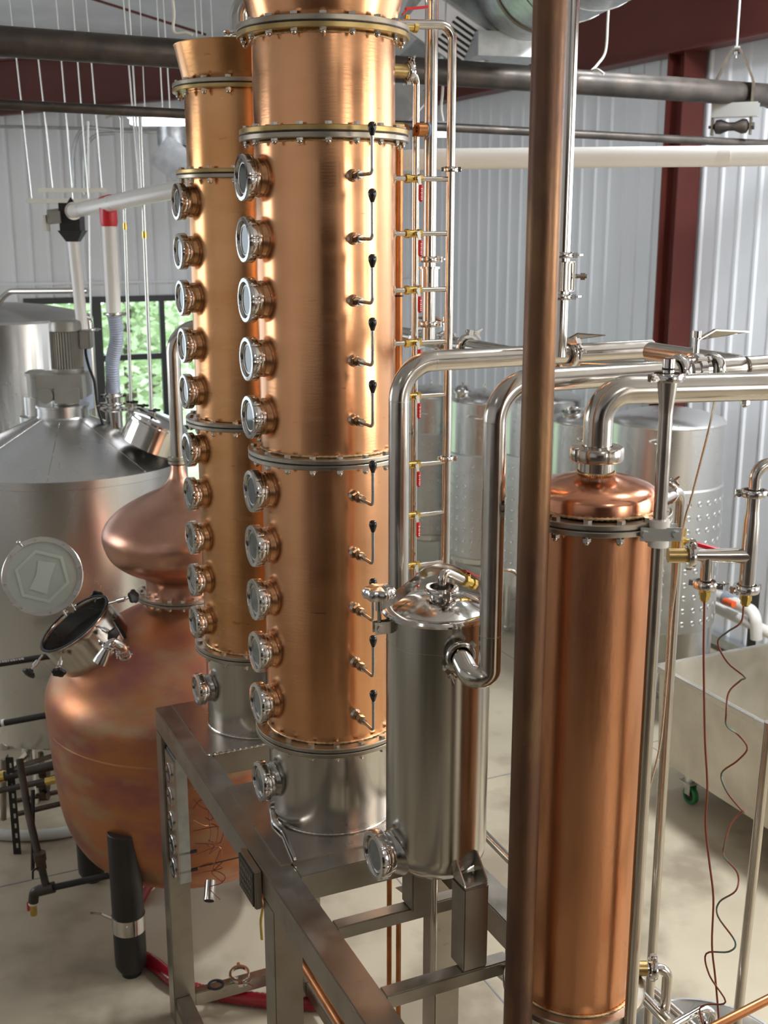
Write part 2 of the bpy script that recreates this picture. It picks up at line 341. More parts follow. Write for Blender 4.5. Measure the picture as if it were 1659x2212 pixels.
mb = MB(); mb.abox(.40, .52, -3.0, -2.85, 0, 1.95); struct('shade_deck_post_2', mb, 'red_steel')
# window frame, mullions, panes
wn = MB(); f = .07
bm_ = [wb0, wb1]; mul = [lzw(212), lzw(352), lzw(480)]
rail = at(300, 777, 13.7).z
wn.abox(A1-.06, A1+.02, wb0, wb1, wz1-f, wz1); wn.abox(A1-.06, A1+.02, wb0, wb1, wz0, wz0+f)
for b in (wb0+f/2, wb1-f/2): wn.abox(A1-.06, A1+.02, b-f/2, b+f/2, wz0+f, wz1-f)
win = struct('window_1', wn, 'window_frame')
mb = MB()
for k, b in enumerate(mul): mb.abox(A1-.05, A1+.01, b-(.055 if k == 0 else .03), b+(.055 if k == 0 else .03), wz0+f, wz1-f)
mb.abox(A1-.049, A1+.009, wb0+f, wb1-f, rail-.035, rail+.035); mb.abox(A1-.049, A1+.009, wb0+f, wb1-f, rail-.93, rail-.87)
obj('mullions', mb, 'window_frame', win)
mb = MB(); mb.abox(A1-.02, A1-.012, wb0+f, wb1-f, wz0+f, wz1-f); obj('window_pane', mb, 'glass_clear', win)
mb = MB(); mb.abox(A1-.05, A1-.022, B0, B1, 3.05, 3.08); struct('trim_2', mb, 'wall_panel')
mb = MB(); mb.abox(4, A1-.1, B1-.10, B1-.022, .06, .14); struct('baseboard_right', mb, 'galvanised')
mb = MB(); mb.abox(A1-.10, A1-.022, B0, B1-.1, .0, .14); struct('baseboard_left', mb, 'galvanised')
# red steel: rafter on the far wall, beam along the right wall, column, brace
def ibeam(mb, p, q, depth, width, t=.02, side=None):
    d = (q-p).normalized(); x = side or d.cross(UP).normalized(); u = x.cross(d).normalized()
    if u.z < 0: u = -u
    c = (p+q)/2; L = (q-p).length
    mb.box(c, (L, t*.7, depth-2*t), dirs=(d, x, u))
    for s_ in (-1, 1): mb.box(c+u*(s_*(depth/2-t/2)), (L, width, t), dirs=(d, x, u))
def lz(px, py, a):      # height on plane A=a
    u = (px-829.5)/FPX; v = -(py-1106)/FPX; ry = math.cos(PITCH)+v*math.sin(PITCH); rz = -math.sin(PITCH)+v*math.cos(PITCH)
    k = a/(-SA*u+CA*ry); return Vector((u*k, ry*k, CAM_H+rz*k))
mb = MB(); r0 = lz(0, 190, A1-.25); r1 = lz(390, 158, A1-.25); dd = (r1-r0).normalized()
pA = r0+dd*((B0-r0.dot(DB))/dd.dot(DB)); pB = r0+dd*((B1-.35-r0.dot(DB))/dd.dot(DB))
ibeam(mb, pA, pB, .56, .2); struct('trim_3', mb, 'red_steel')
mb = MB(); b0 = atb(1500, 100, B1-.28); zb = b0.z
z_lo = atb(1659, 60, B1-.25).z; z_lo2 = atb(985, 222, B1-.25).z; zl = (z_lo+z_lo2)/2
ibeam(mb, AB(A1-.4, B1-.20, zl+.33), AB(A0+.3, B1-.20, zl+.33), .66, .2)
struct('trim_4', mb, 'red_steel')
cw = atb(1455, 450, B1-.2); ca_ = cw.dot(DA)
mb = MB()
for s_ in (-1, 1): mb.abox(ca_+s_*.11-.008, ca_+s_*.11+.008, B1-.26, B1-.03, 0, zl)
mb.abox(ca_-.11, ca_+.11, B1-.15, B1-.135, 0, zl)
struct('trim_5', mb, 'red_steel')
mb = MB(); q0 = at(205, 0, 12.2); q1 = at(445, 75, 11.2); q0.z = min(q0.z, 5.6); mb.cyl(at(150, -18, 11.2), q1, .012, 8)
tag(obj('brace_rod', mb, 'red_steel'), 'thin dark red rod running diagonally under the white ceiling insulation', 'rod')
# outside: lawn and trees
mb = MB(); mb.abox(A1+.3, 60, -30, 30, -.4, -.25); struct('trim_6', mb, 'grass')
def tree(x, y, h, r, lab, cb):
    t = thing('tree', lab, 'tree', (x, y, -.25), 'trees outside the window')
    mb = MB(); mb.cyl((x, y, -.25), (x, y, h*.6), .14, 10, .08); obj('trunk', mb, 'bark', t)
    mb = MB(); rnd = random.Random(cb)
    for i in range(2600):
        u = rnd.random()**.4; th = rnd.random()*2*PI; ph = math.acos(2*rnd.random()-1)
        lump = 1+.25*math.sin(5*th+cb)*math.sin(4*ph+cb)
        p = Vector((x+r*u*lump*math.sin(ph)*math.cos(th), y+r*u*lump*math.sin(ph)*math.sin(th), h*.55+h*.5*u*lump*math.cos(ph)))
        s_ = .07+.07*rnd.random(); a = Vector((rnd.gauss(0, 1), rnd.gauss(0, 1), rnd.gauss(0, 1))).normalized(); b, c, _ = basis(a)
        mb.add([p-b*s_, p+c*s_*.6, p+b*s_, p-c*s_*.6], [(0, 1, 2, 3)])
    obj('crown', mb, 'leaves', t, smooth=False)
for i, (a, b, h, r) in enumerate([(20, 1.4, 3.2, 1.5), (22, 4.8, 4.0, 1.7), (20, 8.2, 3.4, 1.6), (27, .5, 5.0, 2.3), (27.5, 6.6, 5.2, 2.5)]):
    p = AB(a, b); tree(p.x, p.y, h, r, ['low bright green tree at the left end of the far window', 'bright green leafy tree in the middle of the far window', 'bright green tree partly behind the copper columns seen through the far window', 'tall pale green tree further back at the left of the window', 'tall pale green tree further back behind the middle of the window'][i], i)
# ================================================================ shared hardware
def rot_to(loc, d, hint=None): return frame(loc, d, hint)
def make_port(parent, M, r=.0735, neck='copper'):
    """round sight glass; local z points away from the shell, z=0 on the shell surface"""
    mb = MB(); n = 8
    mb.notched([(r*.80, .026), (r*.975, .026), (r, .029), (r, .053), (r*.965, .058), (r*.80, .059), (r*.77, .056), (r*.75, .044)], (0, 0, 0), UP, 9, .06, .975, r*.9, 180)
    mb.lathe([(r*.81, .006), (r*.83, .008), (r*.83, .026)], n=48)
    p = obj('sight_glass', mb, 'steel_polished', parent, M=M)
    mb = MB(); mb.disc((0, 0, .050), UP, r*.755, 40); obj('glass_pane', mb, 'glass_dark', p, M=M)
    mb = MB(); mb.lathe([(r*.60, .0505), (r*.66, .0515), (r*.70, .0505)], n=40); obj('seal_ring', mb, 'steel', p, M=M)
    mb = MB(); mb.lathe([(r*1.02, -.024), (r*.92, -.010), (r*.85, -.002), (r*.81, .007), (r*.79, .009)], n=40); obj('neck', mb, neck, p, M=M)
    return p
def make_handle(parent, M):
    """sampling lever; local z points away from the shell, local y is up"""
    mb = MB(); mb.lathe([(.028, -.012), (.021, -.002), (.017, .005), (.015, .010), (.0002, .010)], n=20)
    mb.prism((0, 0, .020), UP, .0165, .016, 6); mb.cyl((0, 0, .02), (0, 0, .066), .0105, 14); mb.prism((0, 0, .046), UP, .0155, .020, 6, .3); mb.prism((0, 0, .066), UP, .0125, .012, 6)
    p = obj('sampling_fitting', mb, 'steel_pipe', parent, M=M)
    mb = MB(); mb.tube([(0, 0, .05), (0, 0, .150), (0, .105, .150)], .0054, 10, bend=.018); mb.cyl((0, .098, .150), (0, .108, .150), .0065, 12)
    obj('lever_rod', mb, 'steel', p, M=M)
    mb = MB(); mb.lathe([(.0002, 0), (.005, .0005), (.0075, .007), (.0125, .022), (.0132, .030), (.011, .037), (.006, .0415), (.0002, .0425)], c=(0, .106, .150), d=Vector((0, 1, 0)), n=20)
    obj('knob', mb, 'black_plastic', p, M=M)
    return p
def bolt_mb():
    mb = MB(); mb.prism((0, 0, .0045), UP, .0120, .010, 6); mb.cyl((0, 0, -.040), (0, 0, .002), .005, 10)
    mb.prism((0, 0, -.041), UP, .0115, .009, 6); mb.ball((0, 0, -.048), .0085, n=10, m=6); return mb
BOLT = None
def flange(parent, C, z, rt, rf, upper='steel_flange', lower='steel_flange', nb=18, t=.017, phase=0.0):
    """two bolted rings with a black gasket; z = height of the gasket"""
    global BOLT
    O = Vector((C.x, C.y, 0))
    mb = MB(); mb.ring(O+UP*(z+t/2+.002), UP, rf, rt-.002, t, 72, .002); up = obj('flange_ring', mb, upper, parent)
    mb = MB(); mb.ring(O+UP*(z-t/2-.002), UP, rf, rt-.002, t, 72, .002); obj('flange_ring', mb, lower, parent)
    mb = MB(); mb.ring(O+UP*z, UP, rf-.002, rt, .006, 64); obj('gasket', mb, 'gasket', parent)
    for i in range(nb):
        a = 2*PI*(i+.5)/nb+phase; M = Matrix.Translation(O+Vector(((rf+rt)/2*math.cos(a)*1.01, (rf+rt)/2*math.sin(a)*1.01, z+t+.002)))
        if BOLT is None: BOLT = obj('bolt', bolt_mb(), 'steel_pipe', up, M=M)
        else:
            c = BOLT.copy(); COL.objects.link(c); c.parent = up; c.matrix_local = WM[up.name].inverted() @ M; WM[c.name] = M
def weld(parent, C, z, r, name='weld_bead'):
    mb = MB(); n = 150; O = Vector((C.x, C.y, z)); vs = []
    mb.tube([O+Vector((r*math.cos(2*PI*i/n), r*math.sin(2*PI*i/n), 0)) for i in range(n+1)], .004, 6, rfun=lambda i: .0052 if i % 2 else .0034, cap=False)
    return obj(name, mb, 'weld', parent)
def shell(parent, C, prof, m, name='copper_shell', n=96):
    mb = MB(); mb.lathe(prof, (C.x, C.y, 0), UP, n); return obj(name, mb, m, parent)
def clamp(parent, c, d, r, wing, name='pipe_clamp', w=.02, level=True):
    """hinged ring clamp round a pipe at c, axis d; wing = direction of its wing nut"""
    c = Vector(c); d = Vector(d).normalized(); wing = (Vector(wing)-d*Vector(wing).dot(d)).normalized(); s = d.cross(wing)
    mb = MB(); mb.lathe([(r*1.02, -w*.5), (r*1.28, -w*.5), (r*1.36, -w*.25), (r*1.36, w*.25), (r*1.28, w*.5), (r*1.02, w*.5)], c, d, 36, closed=True)
    mb.box(c+wing*(r*1.55), (r*.6, r*.55, w*.9), dirs=(wing, s, d)); mb.box(c-wing*(r*1.5), (r*.4, r*.4, w*.8), dirs=(wing, s, d))
    p = obj(name, mb, 'steel_polished', parent)
    mb = MB(); b = c+wing*(r*1.62); mb.cyl(b-s*(r*.55), b+s*(r*1.15), r*.09+.001, 10)
    mb.prism(b+s*(r*.62), s, r*.22+.002, r*.3, 12); e = b+s*(r*.8)
    for k in (-1, 1): mb.poly([e, e+wing*(r*.25*k)+s*.0, e+wing*(r*.62*k)+s*(r*.55), e+wing*(r*.5*k)+s*(r*.72), e+s*(r*.22)], .004+r*.03, d)
    obj('wing_nut', mb, 'steel_polished', p)
    return p
def pipe(name, label, pts, r, m='steel_pipe', bend=0.0, cat='pipe', group=None, n=24, welds=True, parent=None, seg=10, part=None):
    pts = [Vector(p) for p in pts]
    if parent is None:
        t = thing(name, label, cat, (pts[0].x, pts[0].y, min(p.z for p in pts)), group)
        mb = MB(); mb.tube(pts, r, n, bend=bend, seg=seg); obj(part or 'pipe_run', mb, m, t); return t
    mb = MB(); mb.tube(pts, r, n, bend=bend, seg=seg); return obj(name, mb, m, parent)
# ================================================================ big copper column (nearest)
C1 = Vector((-.194, 3.95, 0)); R1 = .23; RF1 = .276
t = thing('distillation_column', 'large bright copper distilling column with black-knobbed sampling levers and round sight glasses', 'distilling column', (C1.x, C1.y, 1.6))
F1 = [4.296, 3.984, 2.948, 1.934]
for i in range(3):
    shell(t, C1, [(R1, F1[i+1]+.02), (R1, F1[i]-.02)], 'copper')
shell(t, C1, [(R1, F1[0]+.02), (R1+.003, F1[0]+.03), (R1+.05, F1[0]+.20), (R1+.085, F1[0]+.42)], 'copper', 'copper_cone')
shell(t, C1, [(R1, 1.602), (R1, F1[3]-.02)], 'steel_vessel', 'steel_base')
flange(t, C1, F1[0], R1, RF1, 'steel_flange', 'brass_flange', 18, phase=.05); flange(t, C1, F1[1], R1, RF1, 'brass_flange', 'steel_flange', 18, phase=.1)
flange(t, C1, F1[2], R1, RF1, phase=.2, t=.015); flange(t, C1, F1[3], R1, RF1, phase=.12, t=.015)
for z in (F1[0]-.024, F1[1]-.024, F1[2]+.021, F1[3]+.021): weld(t, C1, z, R1+.002)
weld(t, C1, 1.604, R1+.003, 'base_weld').data.materials[0] = MATS['steel_pipe']
p0 = None
for z in [3.852, 3.66, 3.468, 3.276, 3.082, 2.828, 2.635, 2.442, 2.249, 2.057, 1.752]:
    M = frame(C1+DB*(-R1)+UP*z, -DB)
    if p0 is None: p0 = make_port(t, M)
    else: q = dup(p0, M, t)
for c in q.children:
    if c.name.startswith('neck'): c.data = c.data.copy(); c.data.materials[0] = MATS['steel_vessel']
h0 = None
for z in [3.855, 3.664, 3.472, 3.281, 3.088, 2.833, 2.637, 2.442, 2.246, 2.053]:
    M = frame(C1-DA*R1+UP*z, -DA)
    if h0 is None: h0 = make_handle(t, M)
    else: dup(h0, M, t)
# side nozzles on the far right of the column
mb = MB(); nb = C1+DB*R1*.96
za = zy(148, 4.0); zc = zy(275, 4.0)
mb.cyl(nb+UP*za, nb+DB*.075+UP*za, .022, 20); obj('bronze_nozzle', mb, 'brass_flange', t)
mb = MB(); mb.cyl(nb+UP*zc, nb+DB*.06+UP*zc, .021, 20); obj('bronze_nozzle', mb, 'brass_flange', t)
# ================================================================ second copper column
C2 = Vector((-.546, 4.74, 0)); R2 = .226; RF2 = .270
t = thing('distillation_column', 'slightly smaller looking copper distilling column behind, left of the big one, without levers', 'distilling column', (C2.x, C2.y, 1.6))
F2 = [4.215, 3.896, 2.932, 1.96]
for i in range(3): shell(t, C2, [(R2, F2[i+1]+.018), (R2, F2[i]-.018)], 'copper_far')
shell(t, C2, [(R2, F2[0]+.018), (R2+.002, F2[0]+.022), (R2+.032, F2[0]+.150), (R2+.034, F2[0]+.154), (R2*.6, F2[0]+.165), (.001, F2[0]+.170)], 'copper_far', 'copper_cone')
shell(t, C2, [(R2, 1.602), (R2, F2[3]-.018)], 'steel_vessel', 'steel_base')
flange(t, C2, F2[0], R2, RF2, 'steel_flange', 'brass_flange', 16, .015, phase=.1); flange(t, C2, F2[1], R2, RF2, 'brass_flange', 'steel_flange', 16, .015, phase=.15)
flange(t, C2, F2[2], R2, RF2, nb=16, t=.014, phase=.05); flange(t, C2, F2[3], R2, RF2, nb=16, t=.014, phase=.1)
weld(t, C2, F2[3]+.018, R2+.002); weld(t, C2, 1.604, R2+.003, 'base_weld').data.materials[0] = MATS['steel_pipe']
p0 = None
for z in [3.794, 3.607, 3.428, 3.243, 3.059, 2.821, 2.636, 2.450, 2.267, 2.083, 1.779]:
    M = frame(C2+DB*(-R2)+UP*z, -DB)
    p0, q = (make_port(t, M, .070, 'copper_far'),)*2 if p0 is None else (p0, dup(p0, M, t))
for c in q.children:
    if c.name.startswith('neck'): c.data = c.data.copy(); c.data.materials[0] = MATS['steel_vessel']
# elbow seen between the tops of the columns
cc = at(520, 62, 4.9)
t = pipe('vapour_elbow', 'stainless elbow peeping out behind the top flange of the big copper column', [cc+Vector((0, 0, -.03)), cc+Vector((0, 0, .11)), cc+Vector((.24, 0, .11))], .042, 'steel_vessel', bend=.10, cat='pipe elbow')
clamp(t, cc+Vector((0, 0, -.02)), UP, .036, (-1, -.3, 0))
# ================================================================ stainless stand
t = thing('equipment_stand', 'welded square-tube stainless stand carrying the two copper columns and the small vessel', 'stand', AB(3.4, 1.14, 0))
ZT = 1.595; BH = .10
def beam(a0, a1, b0, b1, z0, z1, name='beam', m='steel_frame'):
    mb = MB(); mb.abox(a0, a1, b0, b1, z0, z1); return obj(name, mb, m, t, bevel=.004)
beam(1.55, 4.845, 1.09, 1.192, ZT-BH, ZT, 'long_beam'); beam(2.70, 4.845, 1.682, 1.782, ZT-BH, ZT, 'long_beam')
for a in (4.795, 4.318, 3.90, 3.31): beam(a-.05, a+.05, 1.192, 1.682, ZT-BH, ZT, 'cross_beam')
beam(2.935, 2.985, 1.192, 1.682, ZT-.045, ZT, 'cross_rail'); beam(2.575, 2.625, 1.192, 1.60, ZT-.045, ZT, 'cross_rail')
mb = MB(); mb.abox(4.27, 4.83, 1.165, 1.76, ZT, ZT+.006); obj('base_plate', mb, 'steel_plate', t)
mb = MB(); mb.abox(3.345, 3.965, 1.155, 1.76, ZT, ZT+.006); obj('base_plate', mb, 'steel_plate', t)
for (a0, a1, b0, b1) in ((4.745, 4.845, 1.09, 1.192), (3.25, 3.35, 1.09, 1.192), (3.22, 3.32, 1.682, 1.782), (4.60, 4.70, 1.682, 1.782), (1.56, 1.66, 1.09, 1.192), (2.70, 2.78, 1.70, 1.782)):
    beam(a0, a1, b0, b1, .0, ZT-BH, 'leg')
beam(4.745, 4.795, 1.192, 1.74, .08, .15, 'lower_rail'); beam(3.35, 4.745, 1.10, 1.17, .08, .15, 'lower_rail'); beam(3.32, 4.60, 1.70, 1.77, .08, .15, 'lower_rail'); beam(1.66, 3.25, 1.10, 1.17, .08, .15, 'lower_rail')
# gussets
for a, b, s in ((3.22, 1.70, -1),):
    mb = MB(); mb.poly([AB(3.21, 1.69, ZT-BH), AB(3.21, 1.52, ZT-BH), AB(3.21, 1.69, ZT-BH-.17)], .006, DA); obj('gusset', mb, 'steel_frame', t)
# short posts that carry the vessel
for a in (2.62, 2.955): beam(a-.04, a+.04, 1.44, 1.52, ZT, 1.862, 'support_post')
# drawn weld along the plate edges
for (a, b0, b1) in ((4.27, 1.165, 1.66),):
    mb = MB(); n = 60; mb.tube([AB(a-.004, b0+(b1-b0)*i/n, ZT+.004) for i in range(n+1)], .004, 6, rfun=lambda i: .006 if i % 3 else .003); obj('weld_bead', mb, 'steel_pipe', t)
# name plate on the long beam
tp = thing('name_plate', 'dark maker plate with raised lettering on the side of the long stand beam', 'name plate', AB(3.40, 1.07, 1.42))
mb = MB(); mb.abox(3.355, 3.525, 1.063, 1.088, 1.445, 1.590); obj('plate_holder', mb, 'steel_frame', tp, bevel=.004)
mb = MB(); mb.abox(3.365, 3.515, 1.058, 1.063, 1.455, 1.580); obj('plate_face', mb, 'black_iron', tp)
mb = MB(); rn = random.Random(3)
for r_ in range(4):
    a = 3.375
    while a < 3.50:
        w = rn.uniform(.006, .016); mb.abox(a, min(a+w, 3.508), 1.0565, 1.059, 1.468+r_*.025, 1.479+r_*.025+(.006 if r_ == 3 else 0)); a += w+.005
obj('raised_lettering', mb, 'hanger_steel', tp)
# gauge panel on the far leg
tp = thing('gauge_panel', 'narrow metal panel with a column of round dials on the left leg of the stand', 'gauge panel', AB(4.7, 1.08, .75))
mb = MB(); mb.abox(4.585, 4.738, 1.100, 1.108, .86, 1.44); obj('panel_plate', mb, 'steel_plate', tp, bevel=.002)
mb = MB(); mb.abox(4.59, 4.738, 1.108, 1.160, .84, 1.45); obj('panel_back_box', mb, 'galvanised', tp, bevel=.002)
for k in range(5):
    c = AB(4.662, 1.098, 1.355-k*.117); mb = MB(); mb.ring(c, -DB, .046, .036, .012, 32, .002); g = obj('dial', mb, 'steel_polished', tp)
    mb = MB(); mb.disc(c-DB*.003, -DB, .037, 28); obj('dial_face', mb, 'glass_dark', g)
# loose wiring behind the panel
tp = thing('wiring_bundle', 'tangle of thin copper coloured wires hanging behind the dial panel', 'wires', AB(4.66, 1.24, .8))
rn = random.Random(5)
for k in range(12):
    z = 1.45-k*.055; P = [AB(4.62+rn.uniform(-.02, .02), 1.19, z)]
    for j in range(5): P.append(AB(4.60+rn.uniform(-.06, .04), 1.23+rn.uniform(0, .09), z-.03*j+rn.uniform(-.05, .04)))
    mb = MB(); mb.tube(smooth_pts(P, 5), .0022, 6); obj('wire', mb, 'wire_brown' if k % 3 else 'copper_pipe', tp)
mb = MB(); mb.tube([AB(4.6, 1.20, .90), AB(4.56, 1.66, .93)], .003, 6); obj('black_wire', mb, 'gasket', tp)
for z in (.98, .89):
    mb = MB(); mb.abox(4.59, 4.60, 1.10, 1.19, z, z+.012); obj('cable_tie', mb, 'gasket', tp)
# hook wrench lying on the plate
wp = thing('hook_wrench', 'shiny curved hook wrench lying on the base plate beside the big column', 'wrench', AB(3.5, 1.22, 1.602))
P = [at(580, 1738, 3.78), at(588, 1772, 3.74), at(606, 1790, 3.70), at(622, 1830, 3.62), at(636, 1858, 3.56)]
W_ = [atz(592, 1738, 1.64), atz(590, 1752, 1.622), atz(594, 1775, 1.612), atz(604, 1788, 1.612), atz(614, 1800, 1.612), atz(624, 1824, 1.612), atz(633, 1845, 1.612), atz(637, 1856, 1.612)]
WW = [.022, .024, .026, .020, .014, .013, .012, .010]
mb = MB(); W2 = smooth_pts(W_, 4); vs = []
for i, p in enumerate(W2):
    d = (W2[min(i+1, len(W2)-1)]-W2[max(i-1, 0)]).normalized(); sd = d.cross(UP).normalized(); w = WW[min(i//4, 7)]*(1-(i % 4)/4)+WW[min(i//4+1, 7)]*((i % 4)/4)
    nrm = sd.cross(d)
    for (x, y) in ((-1, 0), (-.7, .006), (.7, .006), (1, 0), (.7, -.004), (-.7, -.004)): vs.append(p+sd*(w*.5*x)+nrm*y)
n_ = len(W2); mb.add(vs, [(i*6+k, i*6+(k+1) % 6, i*6+6+(k+1) % 6, i*6+6+k) for i in range(n_-1) for k in range(6)]+[tuple(range(6)), tuple(range((n_-1)*6, n_*6))])
obj('wrench_body', mb, 'steel_polished', wp)
mb = MB(); mb.box(W2[0]+UP*.004, (.03, .012, .014), dirs=(DB, DA, UP)); obj('hook_tip', mb, 'steel_polished', wp, bevel=.002)
# ================================================================ small stainless vessel
CV = AB(2.79, 1.455); RV = .150
zt = zy(1356, CV.y-RV); zb_ = zy(1905, CV.y-RV)+.02
t = thing('condensate_vessel', 'upright stainless cylinder vessel with clamped domed lid on short square posts', 'vessel', (CV.x, CV.y, zb_-.05))
mb = MB(); mb.lathe([(.001, zb_-.055), (RV*.5, zb_-.05), (RV*.82, zb_-.03), (RV*.97, zb_+.005), (RV, zb_+.04), (RV, zt-.3), (RV, zt)], (CV.x, CV.y, 0), UP, 96); obj('vessel_body', mb, 'steel_vessel', t)
mb = MB(); mb.ring((CV.x, CV.y, zt-.082), UP, RV+.0012, RV-.003, .003, 96); obj('weld_seam', mb, 'steel_pipe', t)
mb = MB(); mb.lathe([(RV, zt-.004), (RV+.012, zt-.002), (RV+.014, zt+.005), (RV+.010, zt+.012), (RV*.93, zt+.014), (RV*.88, zt+.010), (RV*.80, zt+.018), (RV*.5, zt+.036), (RV*.2, zt+.045), (.001, zt+.046)], (CV.x, CV.y, 0), UP, 96); lid = obj('lid', mb, 'steel_polished', t)
# lid clamp bar: an arched strap over the lid from the knob side to the far side
pk = at(822, 1330, CV.y-.06); pk.z = zt+.02
kd = (Vector((pk.x, pk.y, 0))-Vector((CV.x, CV.y, 0))).normalized()
S = [CV+kd*(RV+.025)+UP*(zt+.035), CV+kd*(RV*.8)+UP*(zt+.060), CV+kd*(RV*.35)+UP*(zt+.088)+DA*.03, CV+UP*(zt+.10)+DA*.06, CV-kd*(RV*.5)+UP*(zt+.092)+DA*.07, CV-kd*(RV+.02)+UP*(zt+.03)+DA*.04]
S2 = smooth_pts(S, 5); vs = []
mb = MB()
for i, p in enumerate(S2):
    d = (S2[min(i+1, len(S2)-1)]-S2[max(i-1, 0)]).normalized(); sd = d.cross(UP).normalized(); nn = sd.cross(d)
    for x, y in ((-.002, -.016), (.002, -.016), (.002, .016), (-.002, .016)): vs.append(p+sd*x+nn*y)
mb.add(vs, [(i*4+k, i*4+(k+1) % 4, i*4+4+(k+1) % 4, i*4+4+k) for i in range(len(S2)-1) for k in range(4)]+[(0, 1, 2, 3), tuple(range(len(vs)-4, len(vs)))])
obj('clamp_strap', mb, 'steel_pipe', t)
kp = CV+kd*(RV+.03)
mb = MB(); zk = zt+.045
for i in range(1): pass
prof = []; vs = []; nk = 48
for (rr, h) in ((.012, zk+.010), (.040, zk+.012), (.044, zk+.020), (.044, zk+.034), (.038, zk+.042), (.02, zk+.045), (.0005, zk+.046)):
    for i in range(nk):
        a = 2*PI*i/nk; q = rr*(1+.09*math.cos(6*a)*(1 if rr > .03 else 0)); vs.append(Vector((kp.x+q*math.cos(a), kp.y+q*math.sin(a), h)))
mb.add(vs, [(j*nk+i, j*nk+(i+1) % nk, (j+1)*nk+(i+1) % nk, (j+1)*nk+i) for j in range(6) for i in range(nk)])
obj('clamp_knob', mb, 'steel_polished', t)
mb = MB(); mb.cyl(kp+UP*(zt-.03), kp+UP*(zk+.012), .006, 12); mb.cyl(kp+UP*(zt+.02), kp+UP*(zk+.014), .011, 14); obj('clamp_screw', mb, 'steel_pipe', t)
mb = MB(); sdk = kd.cross(UP)
for s_ in (-1, 1): mb.box(CV+kd*(RV+.018)+sdk*(.012*s_)+UP*(zt-.030), (.056, .004, .034), dirs=(kd, sdk, UP))
mb.cyl(kp+sdk*.022+UP*(zt-.030), kp-sdk*.022+UP*(zt-.030), .008, 12); mb.prism(kp+sdk*.018+UP*(zt-.03), sdk, .012, .006, 6); mb.prism(kp-sdk*.018+UP*(zt-.03), sdk, .012, .006, 6)
obj('clamp_bracket', mb, 'steel', t)
# lid outlet: clamp and bent pipe with brass valve
lc = CV+UP*(zt+.046)+Vector((.008, -.01, 0))
mb = MB(); mb.lathe([(.034, -.008), (.034, .02)], lc, UP, 32); obj('lid_ferrule', mb, 'steel_pipe', t)
clamp(t, lc+UP*.020, UP, .036, (.15, -1, 0), 'lid_clamp', .016)
e1 = at(1000, 1252, CV.y+.06)
mb = MB(); mb.tube([lc+UP*.018, lc+UP*.075, e1], .0125, 18, bend=.05); obj('lid_outlet_pipe', mb, 'steel_pipe', t)
dv = (e1-(lc+UP*.075)).normalized()
mb = MB(); mb.prism(e1+dv*.008, dv, .019, .014, 8); mb.cyl(e1, e1+dv*.055, .015, 14); mb.prism(e1+dv*.048, dv, .019, .014, 8); mb.cyl(e1+dv*.028, e1+dv*.028+UP*.026, .008, 10); bv = obj('brass_valve', mb, 'brass', t)
mb = MB(); q = e1+dv*.028+UP*.026; mb.box(q+dv*.02+UP*.004, (.08, .012, .004), dirs=(dv, dv.cross(UP).normalized(), UP)); obj('valve_lever', mb, 'red_paint', bv)
# sight glass low on the left, mount bracket feet, drain
M = frame(CV-DB*RV+UP*zy(1838, CV.y-.06), -DB); make_port(t, M, .0735, 'steel_vessel')
for sgn in (-1, 1):
    c = CV+DA*(sgn*(RV+.012)); c = AB(2.79+sgn*(RV+.022), 1.48, 0)
    mb = MB(); mb.box(c+UP*1.866, (.074, .07, .004), dirs=(DB, DA, UP))
    for s_ in (-1, 1): mb.poly([c+DB*(.036*s_)-DA*(sgn*.042)+UP*1.868, c+DB*(.036*s_)+DA*(sgn*.034)+UP*1.868, c+DB*(.036*s_)+DA*(sgn*.030)+UP*1.878, c+DB*(.036*s_)-DA*(sgn*.030)+UP*1.935, c+DB*(.036*s_)-DA*(sgn*.042)+UP*1.935], .004, DB)
    mb.prism(c+UP*1.871, UP, .009, .008, 6); obj('foot_bracket', mb, 'steel', t)
dz = zb_-.05
d0 = CV+Vector((-.005, -.03, 0))
e0 = at(945, 2120, CV.y-.03); e2 = at(1068, 2095, CV.y+.10); e3 = at(1130, 2150, CV.y-.1)
mb = MB(); mb.tube([d0+UP*dz, Vector((d0.x, d0.y, e0.z)), e2, e3], .010, 16, bend=.035); obj('drain_pipe', mb, 'steel_pipe', t)
# ================================================================ the big stainless pipes
za = zy(783, 3.45); PA0 = Vector(((862-829.5)/FPX*3.47, 3.45, 0))
pe = PA0+DB*.92
t = thing('vapour_pipe', 'stainless vapour pipe rising beside the big copper column and bending right', 'pipe', (PA0.x, PA0.y, 1.9))
mb = MB(); mb.tube([PA0+UP*1.75, PA0+UP*za, pe+UP*za], .0315, 32, bend=.115, seg=14); obj('pipe_run', mb, 'steel_pipe', t)
for q, d in ((PA0+UP*(za-.115), UP), (PA0+DB*.115+UP*za, DB)):
    mb = MB(); mb.ring(q, d, .0319, .030, .0025, 32); obj('weld_seam', mb, 'steel', t)
clamp(t, PA0+DB*.60+UP*za, DB, .036, (-.2, -.7, .5))
zp = zy(812, 3.05); PB0 = Vector((.291, 2.955, 0)); zlow = zy(1450, 2.95)
pt = CV+(Vector((PB0.x, PB0.y-.0, 0))-CV).normalized()*0
dirp = (Vector((.243, 2.80, 0))-Vector((CV.x, CV.y, 0))).normalized()
zport = zy(1432, 2.93); ps = Vector((CV.x, CV.y, zport))+Vector((.30, -.95, 0)).normalized()*RV
pb = ps+Vector((.30, -.95, 0)).normalized()*.10; pb.z = zlow
PB0 = Vector((.283, pb.y+.005, 0))
pend = PB0+DB*.57
t = thing('vapour_pipe', 'stainless vapour pipe rising from the small vessel and passing behind the brown post', 'pipe', (PB0.x, PB0.y, zlow))
